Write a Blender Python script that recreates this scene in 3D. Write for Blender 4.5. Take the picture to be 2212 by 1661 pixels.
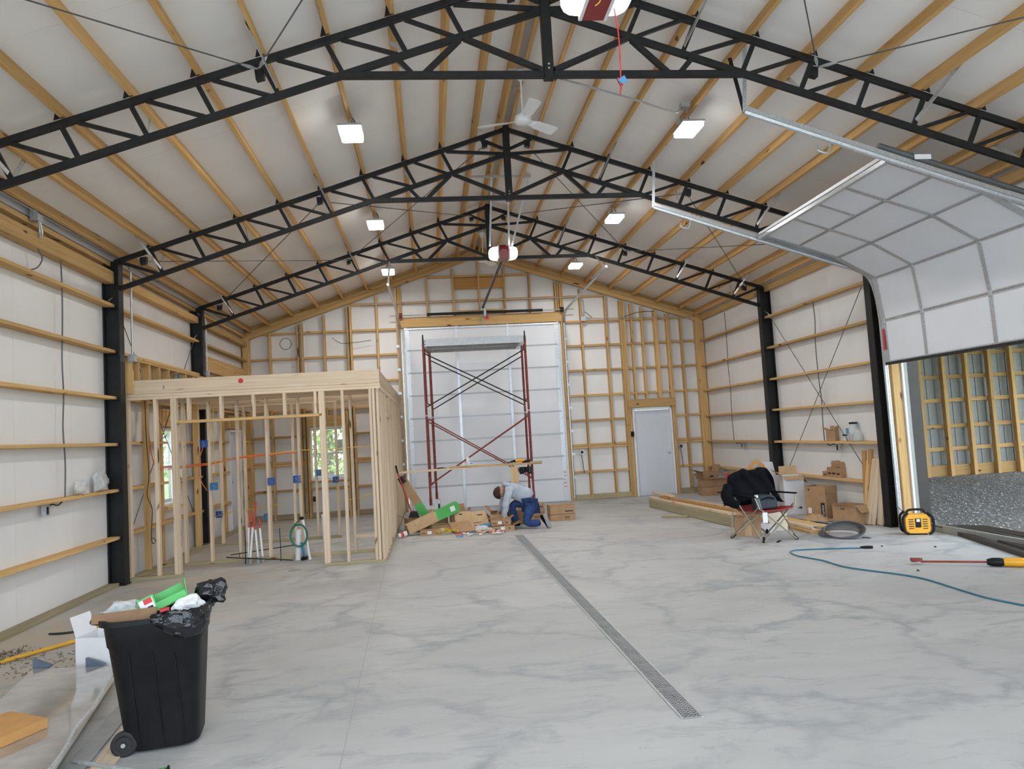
import bpy, bmesh, math, random
from mathutils import Vector as V, Matrix
random.seed(7)
R = math.radians
S = bpy.context.scene
COL = S.collection
for _o in list(bpy.data.objects): bpy.data.objects.remove(_o)

# ------------------------------------------------------------ camera, sky, exposure
cam_d = bpy.data.cameras.new('camera'); cam = bpy.data.objects.new('camera', cam_d); COL.objects.link(cam)
_yaw, _pitch, _roll = .1096, .0651, -.0574
_fw = V((math.sin(_yaw)*math.cos(_pitch), math.cos(_yaw)*math.cos(_pitch), math.sin(_pitch)))
_r0 = V((math.cos(_yaw), -math.sin(_yaw), 0)); _u0 = _r0.cross(_fw)
_r = math.cos(_roll)*_r0 + math.sin(_roll)*_u0; _u = -math.sin(_roll)*_r0 + math.cos(_roll)*_u0
cam.matrix_world = Matrix(((_r.x, _u.x, -_fw.x, 0), (_r.y, _u.y, -_fw.y, 0), (_r.z, _u.z, -_fw.z, 1.6735), (0, 0, 0, 1)))
cam_d.sensor_fit = 'HORIZONTAL'; cam_d.sensor_width = 36; cam_d.lens = 1613.08/2212*36
cam_d.clip_start = .05; cam_d.clip_end = 300
S.camera = cam
W = bpy.data.worlds.new('overcast_sky'); S.world = W; W.use_nodes = True
_bg = W.node_tree.nodes['Background']; _bg.inputs[0].default_value = (.78, .89, 1.0, 1); _bg.inputs[1].default_value = 4.8
S.view_settings.view_transform = 'Standard'; S.view_settings.look = 'None'
S.view_settings.exposure = 0.08; S.view_settings.gamma = 1; S.view_settings.use_curve_mapping = False
LED_POWER = 40
C_ = S.cycles
C_.max_bounces = 6; C_.diffuse_bounces = 4; C_.glossy_bounces = 3; C_.transmission_bounces = 4; C_.transparent_max_bounces = 8
C_.caustics_reflective = False; C_.caustics_refractive = False; C_.use_adaptive_sampling = True; C_.adaptive_threshold = .12; C_.adaptive_min_samples = 16

# ------------------------------------------------------------ materials
MT = {}
def _new(name):
    m = bpy.data.materials.new(name); m.use_nodes = True; MT[name] = m
    return m, m.node_tree.nodes, m.node_tree.links, m.node_tree.nodes['Principled BSDF']
def _mix(nt, a, b, fac):
    n = nt.nodes.new('ShaderNodeMix'); n.data_type = 'RGBA'
    for s, v in ((n.inputs[6], a), (n.inputs[7], b), (n.inputs[0], fac)):
        if hasattr(v, 'links'): nt.links.new(v, s)
        elif isinstance(v, (int, float)): s.default_value = v
        else: s.default_value = (*v[:3], 1)
    return n.outputs[2]
def _noise(nt, scale, detail=3, vec=None, mscale=None, rough=.6, dist=0, loc=None):
    n = nt.nodes.new('ShaderNodeTexNoise'); n.inputs['Scale'].default_value = scale; n.inputs['Detail'].default_value = detail
    n.inputs['Roughness'].default_value = rough; n.inputs['Distortion'].default_value = dist
    mp = nt.nodes.new('ShaderNodeMapping')
    if mscale: mp.inputs['Scale'].default_value = mscale
    if loc is not None: nt.links.new(loc, mp.inputs['Location'])
    if vec is None: vec = nt.nodes.new('ShaderNodeTexCoord').outputs['Object']
    nt.links.new(vec, mp.inputs[0]); nt.links.new(mp.outputs[0], n.inputs['Vector'])
    return n.outputs[0]
def _ramp(nt, fac, a, b):
    n = nt.nodes.new('ShaderNodeMapRange'); n.inputs[1].default_value = a; n.inputs[2].default_value = b; n.clamp = True
    nt.links.new(fac, n.inputs[0]); return n.outputs[0]
def _bump(nt, bs, h, st, dist=.01):
    b = nt.nodes.new('ShaderNodeBump'); b.inputs['Strength'].default_value = st; b.inputs['Distance'].default_value = dist
    nt.links.new(h, b.inputs['Height']); nt.links.new(b.outputs[0], bs.inputs['Normal'])
def mat(name, col, rough=.6, metal=0, var=.12, scale=6, bump=0, spec=.5, trans=0, alpha=1, coat=0):
    m, N, L, bs = _new(name); nt = m.node_tree
    bs.inputs['Roughness'].default_value = rough; bs.inputs['Metallic'].default_value = metal
    bs.inputs['Specular IOR Level'].default_value = spec; bs.inputs['Transmission Weight'].default_value = trans
    bs.inputs['Alpha'].default_value = alpha; bs.inputs['Coat Weight'].default_value = coat
    f = _noise(nt, scale, 2)
    lo = [c*(1-var) for c in col]; hi = [min(1, c*(1+var)) for c in col]
    L.new(_mix(nt, lo, hi, _ramp(nt, f, .3, .7)), bs.inputs['Base Color'])
    if bump: _bump(nt, bs, f, bump)
    return m
def wood(name, a, b, knot=(.12, .05, .015), rough=.75, grain=38, vary=.22):
    m, N, L, bs = _new(name); nt = m.node_tree
    bs.inputs['Roughness'].default_value = rough; bs.inputs['Specular IOR Level'].default_value = .25
    oi = N.new('ShaderNodeObjectInfo'); off = N.new('ShaderNodeVectorMath'); off.operation = 'SCALE'
    L.new(oi.outputs['Random'], off.inputs['Scale']); off.inputs[0].default_value = (37, 11, 23)
    g = _noise(nt, 1, 5, mscale=(1.1, grain, grain), loc=off.outputs[0], dist=.4)
    c = _mix(nt, a, b, _ramp(nt, g, .32, .68))
    k = _noise(nt, 1, 1, mscale=(3.2, 11, 11), loc=off.outputs[0])
    c = _mix(nt, c, knot, _ramp(nt, k, .705, .77))
    hs = N.new('ShaderNodeHueSaturation'); L.new(c, hs.inputs['Color'])
    L.new(_ramp(nt, oi.outputs['Random'], 0, 1), hs.inputs['Value'])
    mr = hs.inputs['Value'].links[0].from_node; mr.inputs[3].default_value = 1-vary; mr.inputs[4].default_value = 1+vary*.6
    L.new(hs.outputs[0], bs.inputs['Base Color']); _bump(nt, bs, g, .25, .004)
    return m
def emit(name, col, st):
    m, N, L, bs = _new(name); bs.inputs['Base Color'].default_value = (*col, 1)
    bs.inputs['Emission Color'].default_value = (*col, 1); bs.inputs['Emission Strength'].default_value = st
    return m

wood('pine', (.55, .33, .125), (.70, .47, .215))
wood('pine_purlin', (.58, .33, .115), (.72, .46, .20))
wood('pine_new', (.66, .495, .345), (.78, .64, .475), vary=.14)
wood('pine_treated', (.33, .285, .17), (.45, .39, .25))
wood('pine_orange', (.48, .24, .075), (.60, .34, .13))
wood('osb', (.55, .38, .19), (.72, .54, .31), grain=14)
mat('foam_board', (.80, .795, .79), .42, var=.025, scale=1.4)
mat('roof_liner', (.88, .86, .84), .55, var=.03, scale=.8)
mat('black_steel', (.009, .010, .011), .45, .0, var=.35, scale=9, spec=.35)
mat('brown_steel', (.035, .028, .022), .5, var=.2)
mat('galvanised', (.52, .545, .57), .36, .6, var=.16, scale=40)
mat('aluminium', (.42, .43, .44), .42, .5, var=.08, scale=15)
mat('door_white', (.76, .78, .82), .45, var=.02, scale=2)
mat('paint_white', (.82, .83, .84), .4, var=.02)
mat('man_door', (.66, .70, .76), .5, var=.02)
mat('black_plastic', (.007, .007, .008), .5, var=.3, scale=12, spec=.25)
mat('black_cloth', (.006, .0065, .009), .95, var=.4, scale=30, bump=.3, spec=.12)
mat('dark_rubber', (.02, .02, .021), .8, var=.3)
mat('red_paint', (.22, .035, .025), .5, var=.4, scale=14)
mat('red_plastic', (.35, .02, .02), .4)
mat('maroon', (.26, .016, .02), .35, var=.1)
mat('yellow_paint', (.72, .40, .03), .45, var=.15)
mat('yellow_plastic', (.85, .40, .02), .45, var=.08)
mat('cable_yellow', (.70, .48, .05), .5)
mat('cable_orange', (.75, .16, .03), .5)
mat('cable_black', (.015, .015, .016), .5)
mat('cable_grey', (.10, .105, .11), .5, .2)
mat('cable_blue', (.03, .16, .24), .5)
mat('hose_green', (.02, .16, .10), .5)
mat('blue_box', (.02, .12, .50), .45)
mat('blue_pipe', (.02, .20, .45), .45)
mat('pvc', (.80, .80, .80), .35, var=.03)
mat('pex_red', (.65, .04, .04), .4)
mat('cardboard', (.40, .245, .13), .8, var=.1, scale=9)
mat('cardboard_light', (.53, .36, .20), .8, var=.1, scale=9)
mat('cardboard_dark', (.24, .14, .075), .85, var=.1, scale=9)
mat('cardboard_orange', (.58, .30, .10), .8, var=.08, scale=9)
mat('carton_white', (.78, .78, .80), .6, var=.03)
mat('carton_green', (.07, .42, .09), .5, var=.08)
mat('ink', (.02, .02, .025), .6)
mat('ink_red', (.6, .03, .04), .6)
mat('ink_blue', (.08, .28, .55), .6)
mat('skin', (.48, .24, .16), .55, var=.06, scale=20)
mat('hair', (.035, .016, .01), .8, var=.4, scale=60, bump=.5)
mat('hoodie', (.42, .47, .54), .9, var=.12, scale=18, bump=.4)
mat('denim', (.022, .055, .17), .9, var=.45, scale=22, bump=.3)
mat('shoe_grey', (.33, .33, .34), .8, var=.15, scale=30)
mat('gravel_stone', (.34, .325, .305), .9, var=.75, scale=22)
mat('metal_siding', (.30, .31, .285), .5, .2, var=.06)
mat('film', (.34, .315, .29), .10, var=.22, scale=4, coat=.7, bump=.25)
mat('clear_plastic', (.75, .77, .78), .12, var=.08, scale=30, alpha=.55, bump=.6)
mat('jar_glass', (.75, .82, .86), .06, var=.02, alpha=.35)
mat('trash_liner', (.008, .009, .012), .16, var=.3, scale=30, bump=.8)
mat('leaf', (.30, .42, .09), .6, var=.5, scale=5)
mat('bark', (.16, .11, .07), .9, var=.3)
mat('grass', (.20, .26, .08), .9, var=.35, scale=2)
mat('olive_green', (.35, .45, .06), .5)
mat('slate', (.12, .16, .22), .5)
mat('cream', (.66, .60, .47), .7, var=.05)
mat('stone_light', (.66, .65, .63), .8, var=.08, scale=2)
mat('stone_grey', (.35, .35, .34), .8)
m, N, L, bs = _new('window_glass'); bs.inputs['Base Color'].default_value = (.85, .95, 1, 1); bs.inputs['Roughness'].default_value = .02
bs.inputs['Alpha'].default_value = .22
emit('led_lens', (1, .98, .95), 12)
emit('opener_lens', (1, 1, .98), 3.2)

# concrete: pale slab with darker trowel smudges and a saw-cut joint
m, N, L, bs = _new('concrete'); nt = m.node_tree
bs.inputs['Roughness'].default_value = .55; bs.inputs['Specular IOR Level'].default_value = .35
co = N.new('ShaderNodeTexCoord').outputs['Object']
n1 = _noise(nt, .55, 6, mscale=(.7, 1, 1), rough=.62, dist=1.6)
n3 = _noise(nt, 30, 4)
st = _noise(nt, 3.2, 8, mscale=(.55, 1.6, 1), rough=.75, dist=1.2)          # trowel streaks
c = _mix(nt, (.44, .44, .435), (.53, .53, .52), _ramp(nt, n1, .35, .65))
c = _mix(nt, c, (.37, .38, .385), _ramp(nt, st, .53, .66))
# feathered dark seams where the dust was swept aside
nz = N.new('ShaderNodeTexNoise'); nz.inputs['Scale'].default_value = .9; nz.inputs['Detail'].default_value = 5; nz.inputs['Roughness'].default_value = .6; L.new(co, nz.inputs['Vector'])
sc_ = N.new('ShaderNodeVectorMath'); sc_.operation = 'SCALE'; sc_.inputs['Scale'].default_value = 1.5; L.new(nz.outputs['Color'], sc_.inputs[0])
ad = N.new('ShaderNodeVectorMath'); ad.operation = 'ADD'; L.new(co, ad.inputs[0]); L.new(sc_.outputs[0], ad.inputs[1])
vo = N.new('ShaderNodeTexVoronoi'); vo.feature = 'DISTANCE_TO_EDGE'; vo.inputs['Scale'].default_value = .78; L.new(ad.outputs[0], vo.inputs['Vector'])
wd = N.new('ShaderNodeMath'); wd.operation = 'MULTIPLY_ADD'; L.new(st, wd.inputs[0]); wd.inputs[1].default_value = -.20; L.new(vo.outputs['Distance'], wd.inputs[2])
vf = _ramp(nt, wd.outputs[0], -.02, -.125)
gt = _ramp(nt, _noise(nt, .5, 3), .36, .56)
mul = N.new('ShaderNodeMath'); mul.operation = 'MULTIPLY'; L.new(vf, mul.inputs[0]); L.new(gt, mul.inputs[1])
c = _mix(nt, c, (.305, .325, .34), mul.outputs[0])
n5 = _noise(nt, .9, 6, rough=.7, dist=1.0)
c = _mix(nt, c, (.36, .37, .38), _ramp(nt, n5, .60, .74))
c = _mix(nt, c, (.36, .35, .33), _ramp(nt, n3, .70, .85))
# tan dust towards the left wall, a stain of its own
sx = N.new('ShaderNodeSeparateXYZ'); L.new(co, sx.inputs[0])
d1 = _ramp(nt, sx.outputs[0], -1.6, -3.8); d2 = N.new('ShaderNodeMath'); d2.operation = 'MULTIPLY'
L.new(d1, d2.inputs[0]); L.new(_ramp(nt, _noise(nt, 1.1, 4), .35, .6), d2.inputs[1])
c = _mix(nt, c, (.50, .44, .35), d2.outputs[0])
L.new(c, bs.inputs['Base Color']); _bump(nt, bs, n3, .06)
# coarse grey gravel bed
m, N, L, bs = _new('gravel'); nt = m.node_tree; bs.inputs['Roughness'].default_value = .95
g1 = _noise(nt, 34, 6, rough=.85); g2 = _noise(nt, 1.2, 4)
c = _mix(nt, (.10, .095, .09), (.52, .50, .47), _ramp(nt, g1, .40, .60)); c = _mix(nt, c, (.27, .235, .18), _ramp(nt, g2, .5, .75))
L.new(c, bs.inputs['Base Color']); _bump(nt, bs, g1, 1, .05)

# ------------------------------------------------------------ building helpers
WM = {}
def tag(o, label=None, cat=None, group=None, kind=None):
    for k, v in (('label', label), ('category', cat), ('group', group), ('kind', kind)):
        if v: o[k] = v
    return o
def par(o, t):
    if t is not None:
        o.parent = t; o.matrix_parent_inverse = WM[t.name].inverted()
    return o
def link(o, M, parent=None):
    COL.objects.link(o); o.matrix_basis = M; WM[o.name] = M.copy()
    return par(o, parent)
def empty(name, loc, label=None, cat=None, group=None, kind=None, rz=0):
    o = bpy.data.objects.new(name, None); o.empty_display_size = .1
    link(o, Matrix.Translation(V(loc)) @ Matrix.Rotation(rz, 4, 'Z'))
    return tag(o, label, cat, group, kind)
BOXC = {}
def boxmesh(l, w, h, m):
    k = (round(l, 3), round(w, 3), round(h, 3), m)
    if k not in BOXC:
        me = bpy.data.meshes.new('board'); w2, h2 = w/2, h/2; c = min(w, h)*.08
        pts = [(-w2+c, -h2), (w2-c, -h2), (w2, -h2+c), (w2, h2-c), (w2-c, h2), (-w2+c, h2), (-w2, h2-c), (-w2, -h2+c)]
        vs = [(x, a, b) for x in (0, l) for a, b in pts]
        fs = [tuple(range(7, -1, -1)), tuple(range(8, 16))] + [(i, (i+1) % 8, 8+(i+1) % 8, 8+i) for i in range(8)]
        me.from_pydata(vs, [], fs); me.materials.append(MT[m]); me.update(); BOXC[k] = me
    return BOXC[k]
def orient(p, q, up):
    x = (q-p).normalized(); up = V(up)
    if abs(x.dot(up)) > .98: up = V((0, 1, 0)) if abs(x.y) < .9 else V((1, 0, 0))
    y = up.cross(x).normalized(); z = x.cross(y)
    M = Matrix((x, y, z)).transposed().to_4x4(); M.translation = p
    return M
def board(name, p, q, w, h, m, parent=None, up=(0, 0, 1)):
    """a timber or bar from p to q: h along 'up', w across"""
    p, q = V(p), V(q)
    o = bpy.data.objects.new(name, boxmesh((q-p).length, w, h, m))
    return link(o, orient(p, q, up), parent)
class MB:
    def __init__(s): s.v = []; s.f = []; s.mi = []; s.cur = 0
    def add(s, vs, fs):
        n = len(s.v); s.v += [V(x) for x in vs]; s.f += [tuple(i+n for i in f) for f in fs]; s.mi += [s.cur]*len(fs); return s
    def box(s, x0, x1, y0, y1, z0, z1):
        return s.add([(x, y, z) for z in (z0, z1) for y in (y0, y1) for x in (x0, x1)],
                     [(0, 2, 3, 1), (4, 5, 7, 6), (0, 1, 5, 4), (2, 6, 7, 3), (0, 4, 6, 2), (1, 3, 7, 5)])
    def bar(s, p, q, w, h, up=(0, 0, 1)):
        p, q = V(p), V(q); M = orient(p, q, up); l = (q-p).length
        return s.add([M @ V((x, y, z)) for z in (-h/2, h/2) for y in (-w/2, w/2) for x in (0, l)],
                     [(0, 2, 3, 1), (4, 5, 7, 6), (0, 1, 5, 4), (2, 6, 7, 3), (0, 4, 6, 2), (1, 3, 7, 5)])
    def tube(s, pts, r, n=8, cap=True):
        pts = [V(p) for p in pts]; rs = r if isinstance(r, (list, tuple)) else [r]*len(pts); base = len(s.v); nrm = None
        for i, p in enumerate(pts):
            t = (pts[min(i+1, len(pts)-1)] - pts[max(i-1, 0)]).normalized()
            if nrm is None: nrm = t.orthogonal().normalized()
            else:
                nrm = nrm - t*nrm.dot(t); nrm = nrm.normalized() if nrm.length > 1e-6 else t.orthogonal().normalized()
            b = t.cross(nrm)
            for k in range(n):
                a = 2*math.pi*k/n; s.v.append(p + (nrm*math.cos(a) + b*math.sin(a))*rs[i])
        for i in range(len(pts)-1):
            for k in range(n):
                s.f.append((base+i*n+k, base+i*n+(k+1) % n, base+(i+1)*n+(k+1) % n, base+(i+1)*n+k)); s.mi.append(s.cur)
        if cap:
            s.f.append(tuple(base+k for k in range(n-1, -1, -1))); s.f.append(tuple(base+(len(pts)-1)*n+k for k in range(n))); s.mi += [s.cur]*2
        return s
    def lathe(s, c, prof, n=20, axis=(0, 0, 1)):
        ax = V(axis).normalized(); u = ax.orthogonal().normalized(); w = ax.cross(u); c = V(c); base = len(s.v)
        for r, z in prof:
            for k in range(n):
                a = 2*math.pi*k/n; s.v.append(c + ax*z + (u*math.cos(a)+w*math.sin(a))*max(r, 1e-4))
        for i in range(len(prof)-1):
            for k in range(n):
                s.f.append((base+i*n+k, base+i*n+(k+1) % n, base+(i+1)*n+(k+1) % n, base+(i+1)*n+k)); s.mi.append(s.cur)
        return s
    def prism(s, poly, d):
        """closed planar polygon extruded by vector d"""
        n = len(poly); poly = [V(p) for p in poly]; d = V(d)
        return s.add(poly + [p+d for p in poly], [tuple(range(n-1, -1, -1)), tuple(range(n, 2*n))] + [(i, (i+1) % n, n+(i+1) % n, n+i) for i in range(n)])
    def build(s, name, m, parent=None, origin=None, smooth=False, M=None):
        """mesh object; M places local coordinates in the world"""
        me = bpy.data.meshes.new(name); o0 = V(origin) if origin is not None else V((0, 0, 0))
        if origin is None and M is None and s.v:
            xs = [v.x for v in s.v]; ys = [v.y for v in s.v]; o0 = V(((min(xs)+max(xs))/2, (min(ys)+max(ys))/2, min(v.z for v in s.v)))
        me.from_pydata([v-o0 for v in s.v], [], s.f)
        for x in (m if isinstance(m, (list, tuple)) else [m]): me.materials.append(MT[x])
        if any(s.mi): me.polygons.foreach_set('material_index', s.mi)
        bm = bmesh.new(); bm.from_mesh(me); bmesh.ops.recalc_face_normals(bm, faces=bm.faces); bm.to_mesh(me); bm.free()
        if smooth: me.polygons.foreach_set('use_smooth', [True]*len(me.polygons)); me.update()
        if smooth: 
            try: me.set_sharp_from_angle(angle=R(40))
            except Exception: pass
        return link(bpy.data.objects.new(name, me), M if M is not None else Matrix.Translation(o0), parent)
def bx(name, m, x0, x1, y0, y1, z0, z1, parent=None): return MB().box(x0, x1, y0, y1, z0, z1).build(name, m, parent)
def tube(name, m, pts, r, parent=None, n=8): return MB().tube(pts, r, n).build(name, m, parent, smooth=True)
def arc(pts, n=8):
    """Catmull-Rom through points"""
    pts = [V(p) for p in pts]; P = [2*pts[0]-pts[1]] + pts + [2*pts[-1]-pts[-2]]; out = []
    for i in range(1, len(P)-2):
        for k in range(n):
            t = k/n; a, b, c, d = P[i-1], P[i], P[i+1], P[i+2]
            out.append(.5*((2*b) + (c-a)*t + (2*a-5*b+4*c-d)*t*t + (3*b-a-3*c+d)*t**3))
    return out + [pts[-1]]
def text(name, s, m, M, size, parent, ext=.0006):
    cu = bpy.data.curves.new(name, 'FONT'); cu.body = s; cu.size = size; cu.extrude = ext; cu.align_x = 'CENTER'; cu.align_y = 'CENTER'
    tmp = bpy.data.objects.new(name, cu); me = bpy.data.meshes.new_from_object(tmp); bpy.data.objects.remove(tmp)
    if not me.materials: me.materials.append(MT[m])
    me.materials[0] = MT[m]; return link(bpy.data.objects.new(name, me), M, parent)
def facing(loc, xdir, up=(0, 0, 1)):
    """matrix whose local x runs along xdir, local y along up"""
    x = V(xdir).normalized(); z = x.cross(V(up)).normalized(); y = z.cross(x)
    M = Matrix((x, y, z)).transposed().to_4x4(); M.translation = V(loc); return M
# ------------------------------------------------------------ the shell
XWL, XGL, XWR, XGR, RX = -4.25, -4.11, 6.733, 6.594, 1.255
YB, YS, Y0 = 17.555, 17.70, -1.6
TRUSS_Y = (6.73, 10.36, 13.98)
SL = .328
ztop = lambda d: 6.045 - SL*abs(d)          # top of the truss top chord at distance d from the ridge
zroof = lambda x: 6.195 - SL*abs(x-RX)
def strips(a0, a1, step, z0, top, holes):
    cuts = {a0, a1} | {a0+step*i for i in range(1, int((a1-a0)/step)+1)}
    for h in holes: cuts |= {h[0], h[1]}
    if a0 < RX < a1 and top(a0) != top(RX): cuts.add(RX)
    cuts = sorted(c for c in cuts if a0 <= c <= a1); out = []
    for s, e in zip(cuts, cuts[1:]):
        if e-s < .02: continue
        m = (s+e)/2; zs = [(z0, None)]
        for h in holes:
            if h[0] < m < h[1]: zs = ([(z0, h[2])] if h[2] > z0+.01 else []) + [(h[3], None)]
        for lo, hi in zs: out.append((s, e, lo, top(s) if hi is None else hi, top(e) if hi is None else hi))
    return out
def wall(name, axis, pos, out, a0, a1, top, holes, label):
    """outer siding as the wall itself, white foam boards inside it as its pieces; 'out' is the outward sign"""
    P = (lambda a, o, z: (a, o, z)) if axis == 'X' else (lambda a, o, z: (o, a, z))
    D = (0, 1, 0) if axis == 'X' else (1, 0, 0)
    mb = MB()
    for s, e, lo, t0, t1 in strips(a0, a1, 99, -.1, top, holes):
        mb.prism([P(s, pos+out*.03, lo), P(e, pos+out*.03, lo), P(e, pos+out*.03, t1+.1), P(s, pos+out*.03, t0+.1)], V(D)*out*.05)
    w = tag(mb.build(name, 'metal_siding'), label, kind='structure')
    for s, e, lo, t0, t1 in strips(a0, a1, 1.2192, 0, top, holes):
        g = .0015
        MB().prism([P(s+g, pos, lo), P(e-g, pos, lo), P(e-g, pos, t1), P(s+g, pos, t0)], V(D)*out*.03).build('insulation_panel', 'foam_board', w)
    return w
floor = tag(MB().box(-4.4, 6.84, Y0, 17.8, -.14, 0).build('floor', 'concrete', origin=(0, 0, 0)), 'smooth grey concrete slab with dark trowel smudges', kind='structure')
MB().prism([(-.545, 3.3, .0004), (-.541, 3.3, .0004), (-.716, 10.4, .0004), (-.72, 10.4, .0004)], (0, 0, .0004)).build('control_joint', 'stone_grey', floor)

W1 = (12.25, 12.83, .84, 2.07); D1 = (15.83, 16.75, 0, 2.07)
wl = wall('wall_left', 'Y', XWL, -1, Y0, 17.7, lambda a: 4.42, [W1, D1], 'long left wall of white foam boards behind pine girts')
OD = (-.58, 3.17, 0, 4.28); MD = (4.80, 5.77, 0, 2.09); W2 = (-2.80, -1.965, .86, 2.05)
wb = wall('wall_back', 'X', YS, 1, XWL, XWR, lambda a: zroof(a)-.02, [OD, MD, W2], 'gable end wall of white foam boards behind pine studs')
RO = (6.95, 10.02, 0, 3.05)
wr = wall('wall_right', 'Y', XWR, 1, Y0, 17.7, lambda a: 4.42, [RO], 'long right wall of white foam boards with a wide door opening')

# girts on the long walls, bay by bay
COLY = (-1.6, 3.07) + TRUSS_Y + (17.6,)
for a, b in zip(COLY, COLY[1:]):
    for k in range(1, 7):
        z = k*.6096 + random.uniform(-.006, .006)
        segs = [(a+.02, b-.02)]
        for (h0, h1, z0, z1) in (W1, D1):
            if z0-.05 < z < z1+.05: segs = [t for s in segs for t in ([(s[0], h0-.05), (h1+.05, s[1])] if s[0] < h0 and s[1] > h1 else [s])]
        for s, e in segs: board('girt', (-4.18, s, z), (-4.18, e, z), .14, .040, 'pine', wl)
        segs = [(a+.02, b-.02)]
        if a < 8 < b:
            if z < 3.1: segs = [(a+.02, 6.85)] if a+.02 < 6.8 else []
        for s, e in segs: board('girt', (6.664, s, z), (6.664, e, z), .14, .040, 'pine', wr)
    # built-up eave girder on the left wall, two stacked boards and the eave strut
    board('eave_girder', (-4.18, a+.02, 4.045), (-4.18, b-.02, 4.045), .14, .17 if b < 11 else .12, 'pine', wl)
    board('eave_strut', (-4.205, a, 4.235), (-4.205, b, 4.235), .09, .06, 'pine', wl)
    board('eave_strut', (6.69, a, 4.235), (6.69, b, 4.235), .09, .13, 'pine', wr)
for a, b in ((13.98, 17.5),): board('wall_beam', (-4.17, a+.05, 3.30), (-4.17, b, 3.30), .10, .29, 'pine', wl)
board('bottom_plate', (-4.18, Y0, .02), (-4.18, 10.28, .02), .14, .04, 'pine_treated', wl)
board('bottom_plate', (6.664, 10.45, .02), (6.664, 17.5, .02), .14, .04, 'pine_treated', wr)

# back wall framing
def topz(x): return zroof(x) - .33
def bstud(x, z0=0., z1=None, w=.042, m='pine', y0=YB): board('stud', (x, (y0+YS)/2, z0), (x, (y0+YS)/2, z1 if z1 else topz(x)), w, YS-y0, m, wb, up=(0, 1, 0))
for x in (-3.62, -2.99, -2.895, -2.383, -1.847, -1.773, -1.158, -.70, -.645): bstud(x, 2.2 if x in (-2.383,) else 0)
for x in (3.215, 3.26, 3.70, 4.31, 4.665, 4.71, 4.755, 5.815, 5.86, 6.166): bstud(x)
for x in (4.93, 5.195, 5.51, 5.55): bstud(x, 2.33)
for x in (.03, .66, 1.27, 1.88, 2.49): bstud(x, 4.55)
bstud(-.60, 4.55, w=.05); bstud(3.11, 4.55); bstud(3.16, 4.55)
board('corner_post', (-4.15, 17.60, 0), (-4.15, 17.60, 4.2), .15, .19, 'pine', wb, up=(0, 1, 0))
board('corner_post', (6.61, 17.62, 0), (6.61, 17.62, 4.2), .20, .15, 'pine', wb, up=(0, 1, 0))
for z in (.655, 1.235, 1.292, 1.88, 2.475, 3.08, 3.68, 4.27, 4.885, 5.472):
    if z < 4.2: segs = [(-4.2, -.62), (3.2, 6.6)]
    else:
        r = (6.045-.17-z)/SL
        segs = [(max(-4.2, RX-r), min(6.65, RX+r))]
        if z < 4.5: segs = [(-4.2, -.62), (3.2, 6.6)]
    if .8 < z < 2.1: segs = [(-4.2, -2.85), (-1.91, -.62), (3.2, 4.74), (5.83, 6.6)]
    elif z < 2.1: segs = [(-4.2, -.62), (3.2, 4.74), (5.83, 6.6)]
    for s, e in segs: board('girt', (s, 17.655, z), (e, 17.655, z), .09, .052, 'pine', wb)
for s, e in ((-4.2, -.62), (3.2, 4.77), (5.82, 6.7)): board('bottom_plate', (s, 17.63, .06), (e, 17.63, .06), .14, .12, 'pine_treated', wb)
board('door_header', (-.62, 17.58, 4.40), (3.21, 17.58, 4.40), .10, .24, 'pine', wb)
board('door_header', (4.70, 17.575, 2.215), (5.88, 17.575, 2.215), .11, .20, 'pine', wb)
board('vent_board', (.69, 17.60, 5.29), (1.27, 17.60, 5.29), .03, .27, 'pine_orange', wb); board('vent_board', (1.29, 17.60, 5.29), (1.87, 17.60, 5.29), .03, .27, 'pine_orange', wb)
board('vent_sill', (.68, 17.60, 4.62), (1.90, 17.60, 4.62), .1, .05, 'pine', wb)
for s in (-1, 1):
    xe = -4.2 if s < 0 else 6.7
    for dy, dz, hh in ((17.57, -.245, .09), (17.60, -.145, .10), (17.66, -.05, .12)):
        board('gable_rafter', (RX, dy, 6.195+dz), (xe, dy, zroof(xe)+dz), .06, hh, 'pine', wb, up=(s*SL, 0, 1))
# window framing inside the office
for x in (W2[0]-.03, W2[1]+.03): bstud(x, 0, 2.42, y0=17.5)
board('window_header', (W2[0]-.05, 17.57, 2.2), (W2[1]+.05, 17.57, 2.2), .09, .26, 'pine', wb)
board('window_sill', (W2[0]-.05, 17.56, .82), (W2[1]+.05, 17.56, .82), .13, .04, 'pine_orange', wb)
for y in (W1[0]-.04, W1[1]+.04, D1[0]-.04, D1[1]+.04): board('stud', (-4.225, y, 0), (-4.225, y, 2.75), .05, .06, 'pine', wl, up=(0, 1, 0))
board('window_header', (-4.205, W1[0]-.06, 2.23), (-4.205, W1[1]+.06, 2.23), .09, .28, 'pine', wl)
board('window_sill', (-4.19, W1[0]-.06, .81), (-4.19, W1[1]+.06, .81), .12, .05, 'pine', wl)
board('door_header', (-4.16, D1[0]-.06, 2.23), (-4.16, D1[1]+.06, 2.23), .10, .28, 'pine', wl)

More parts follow.
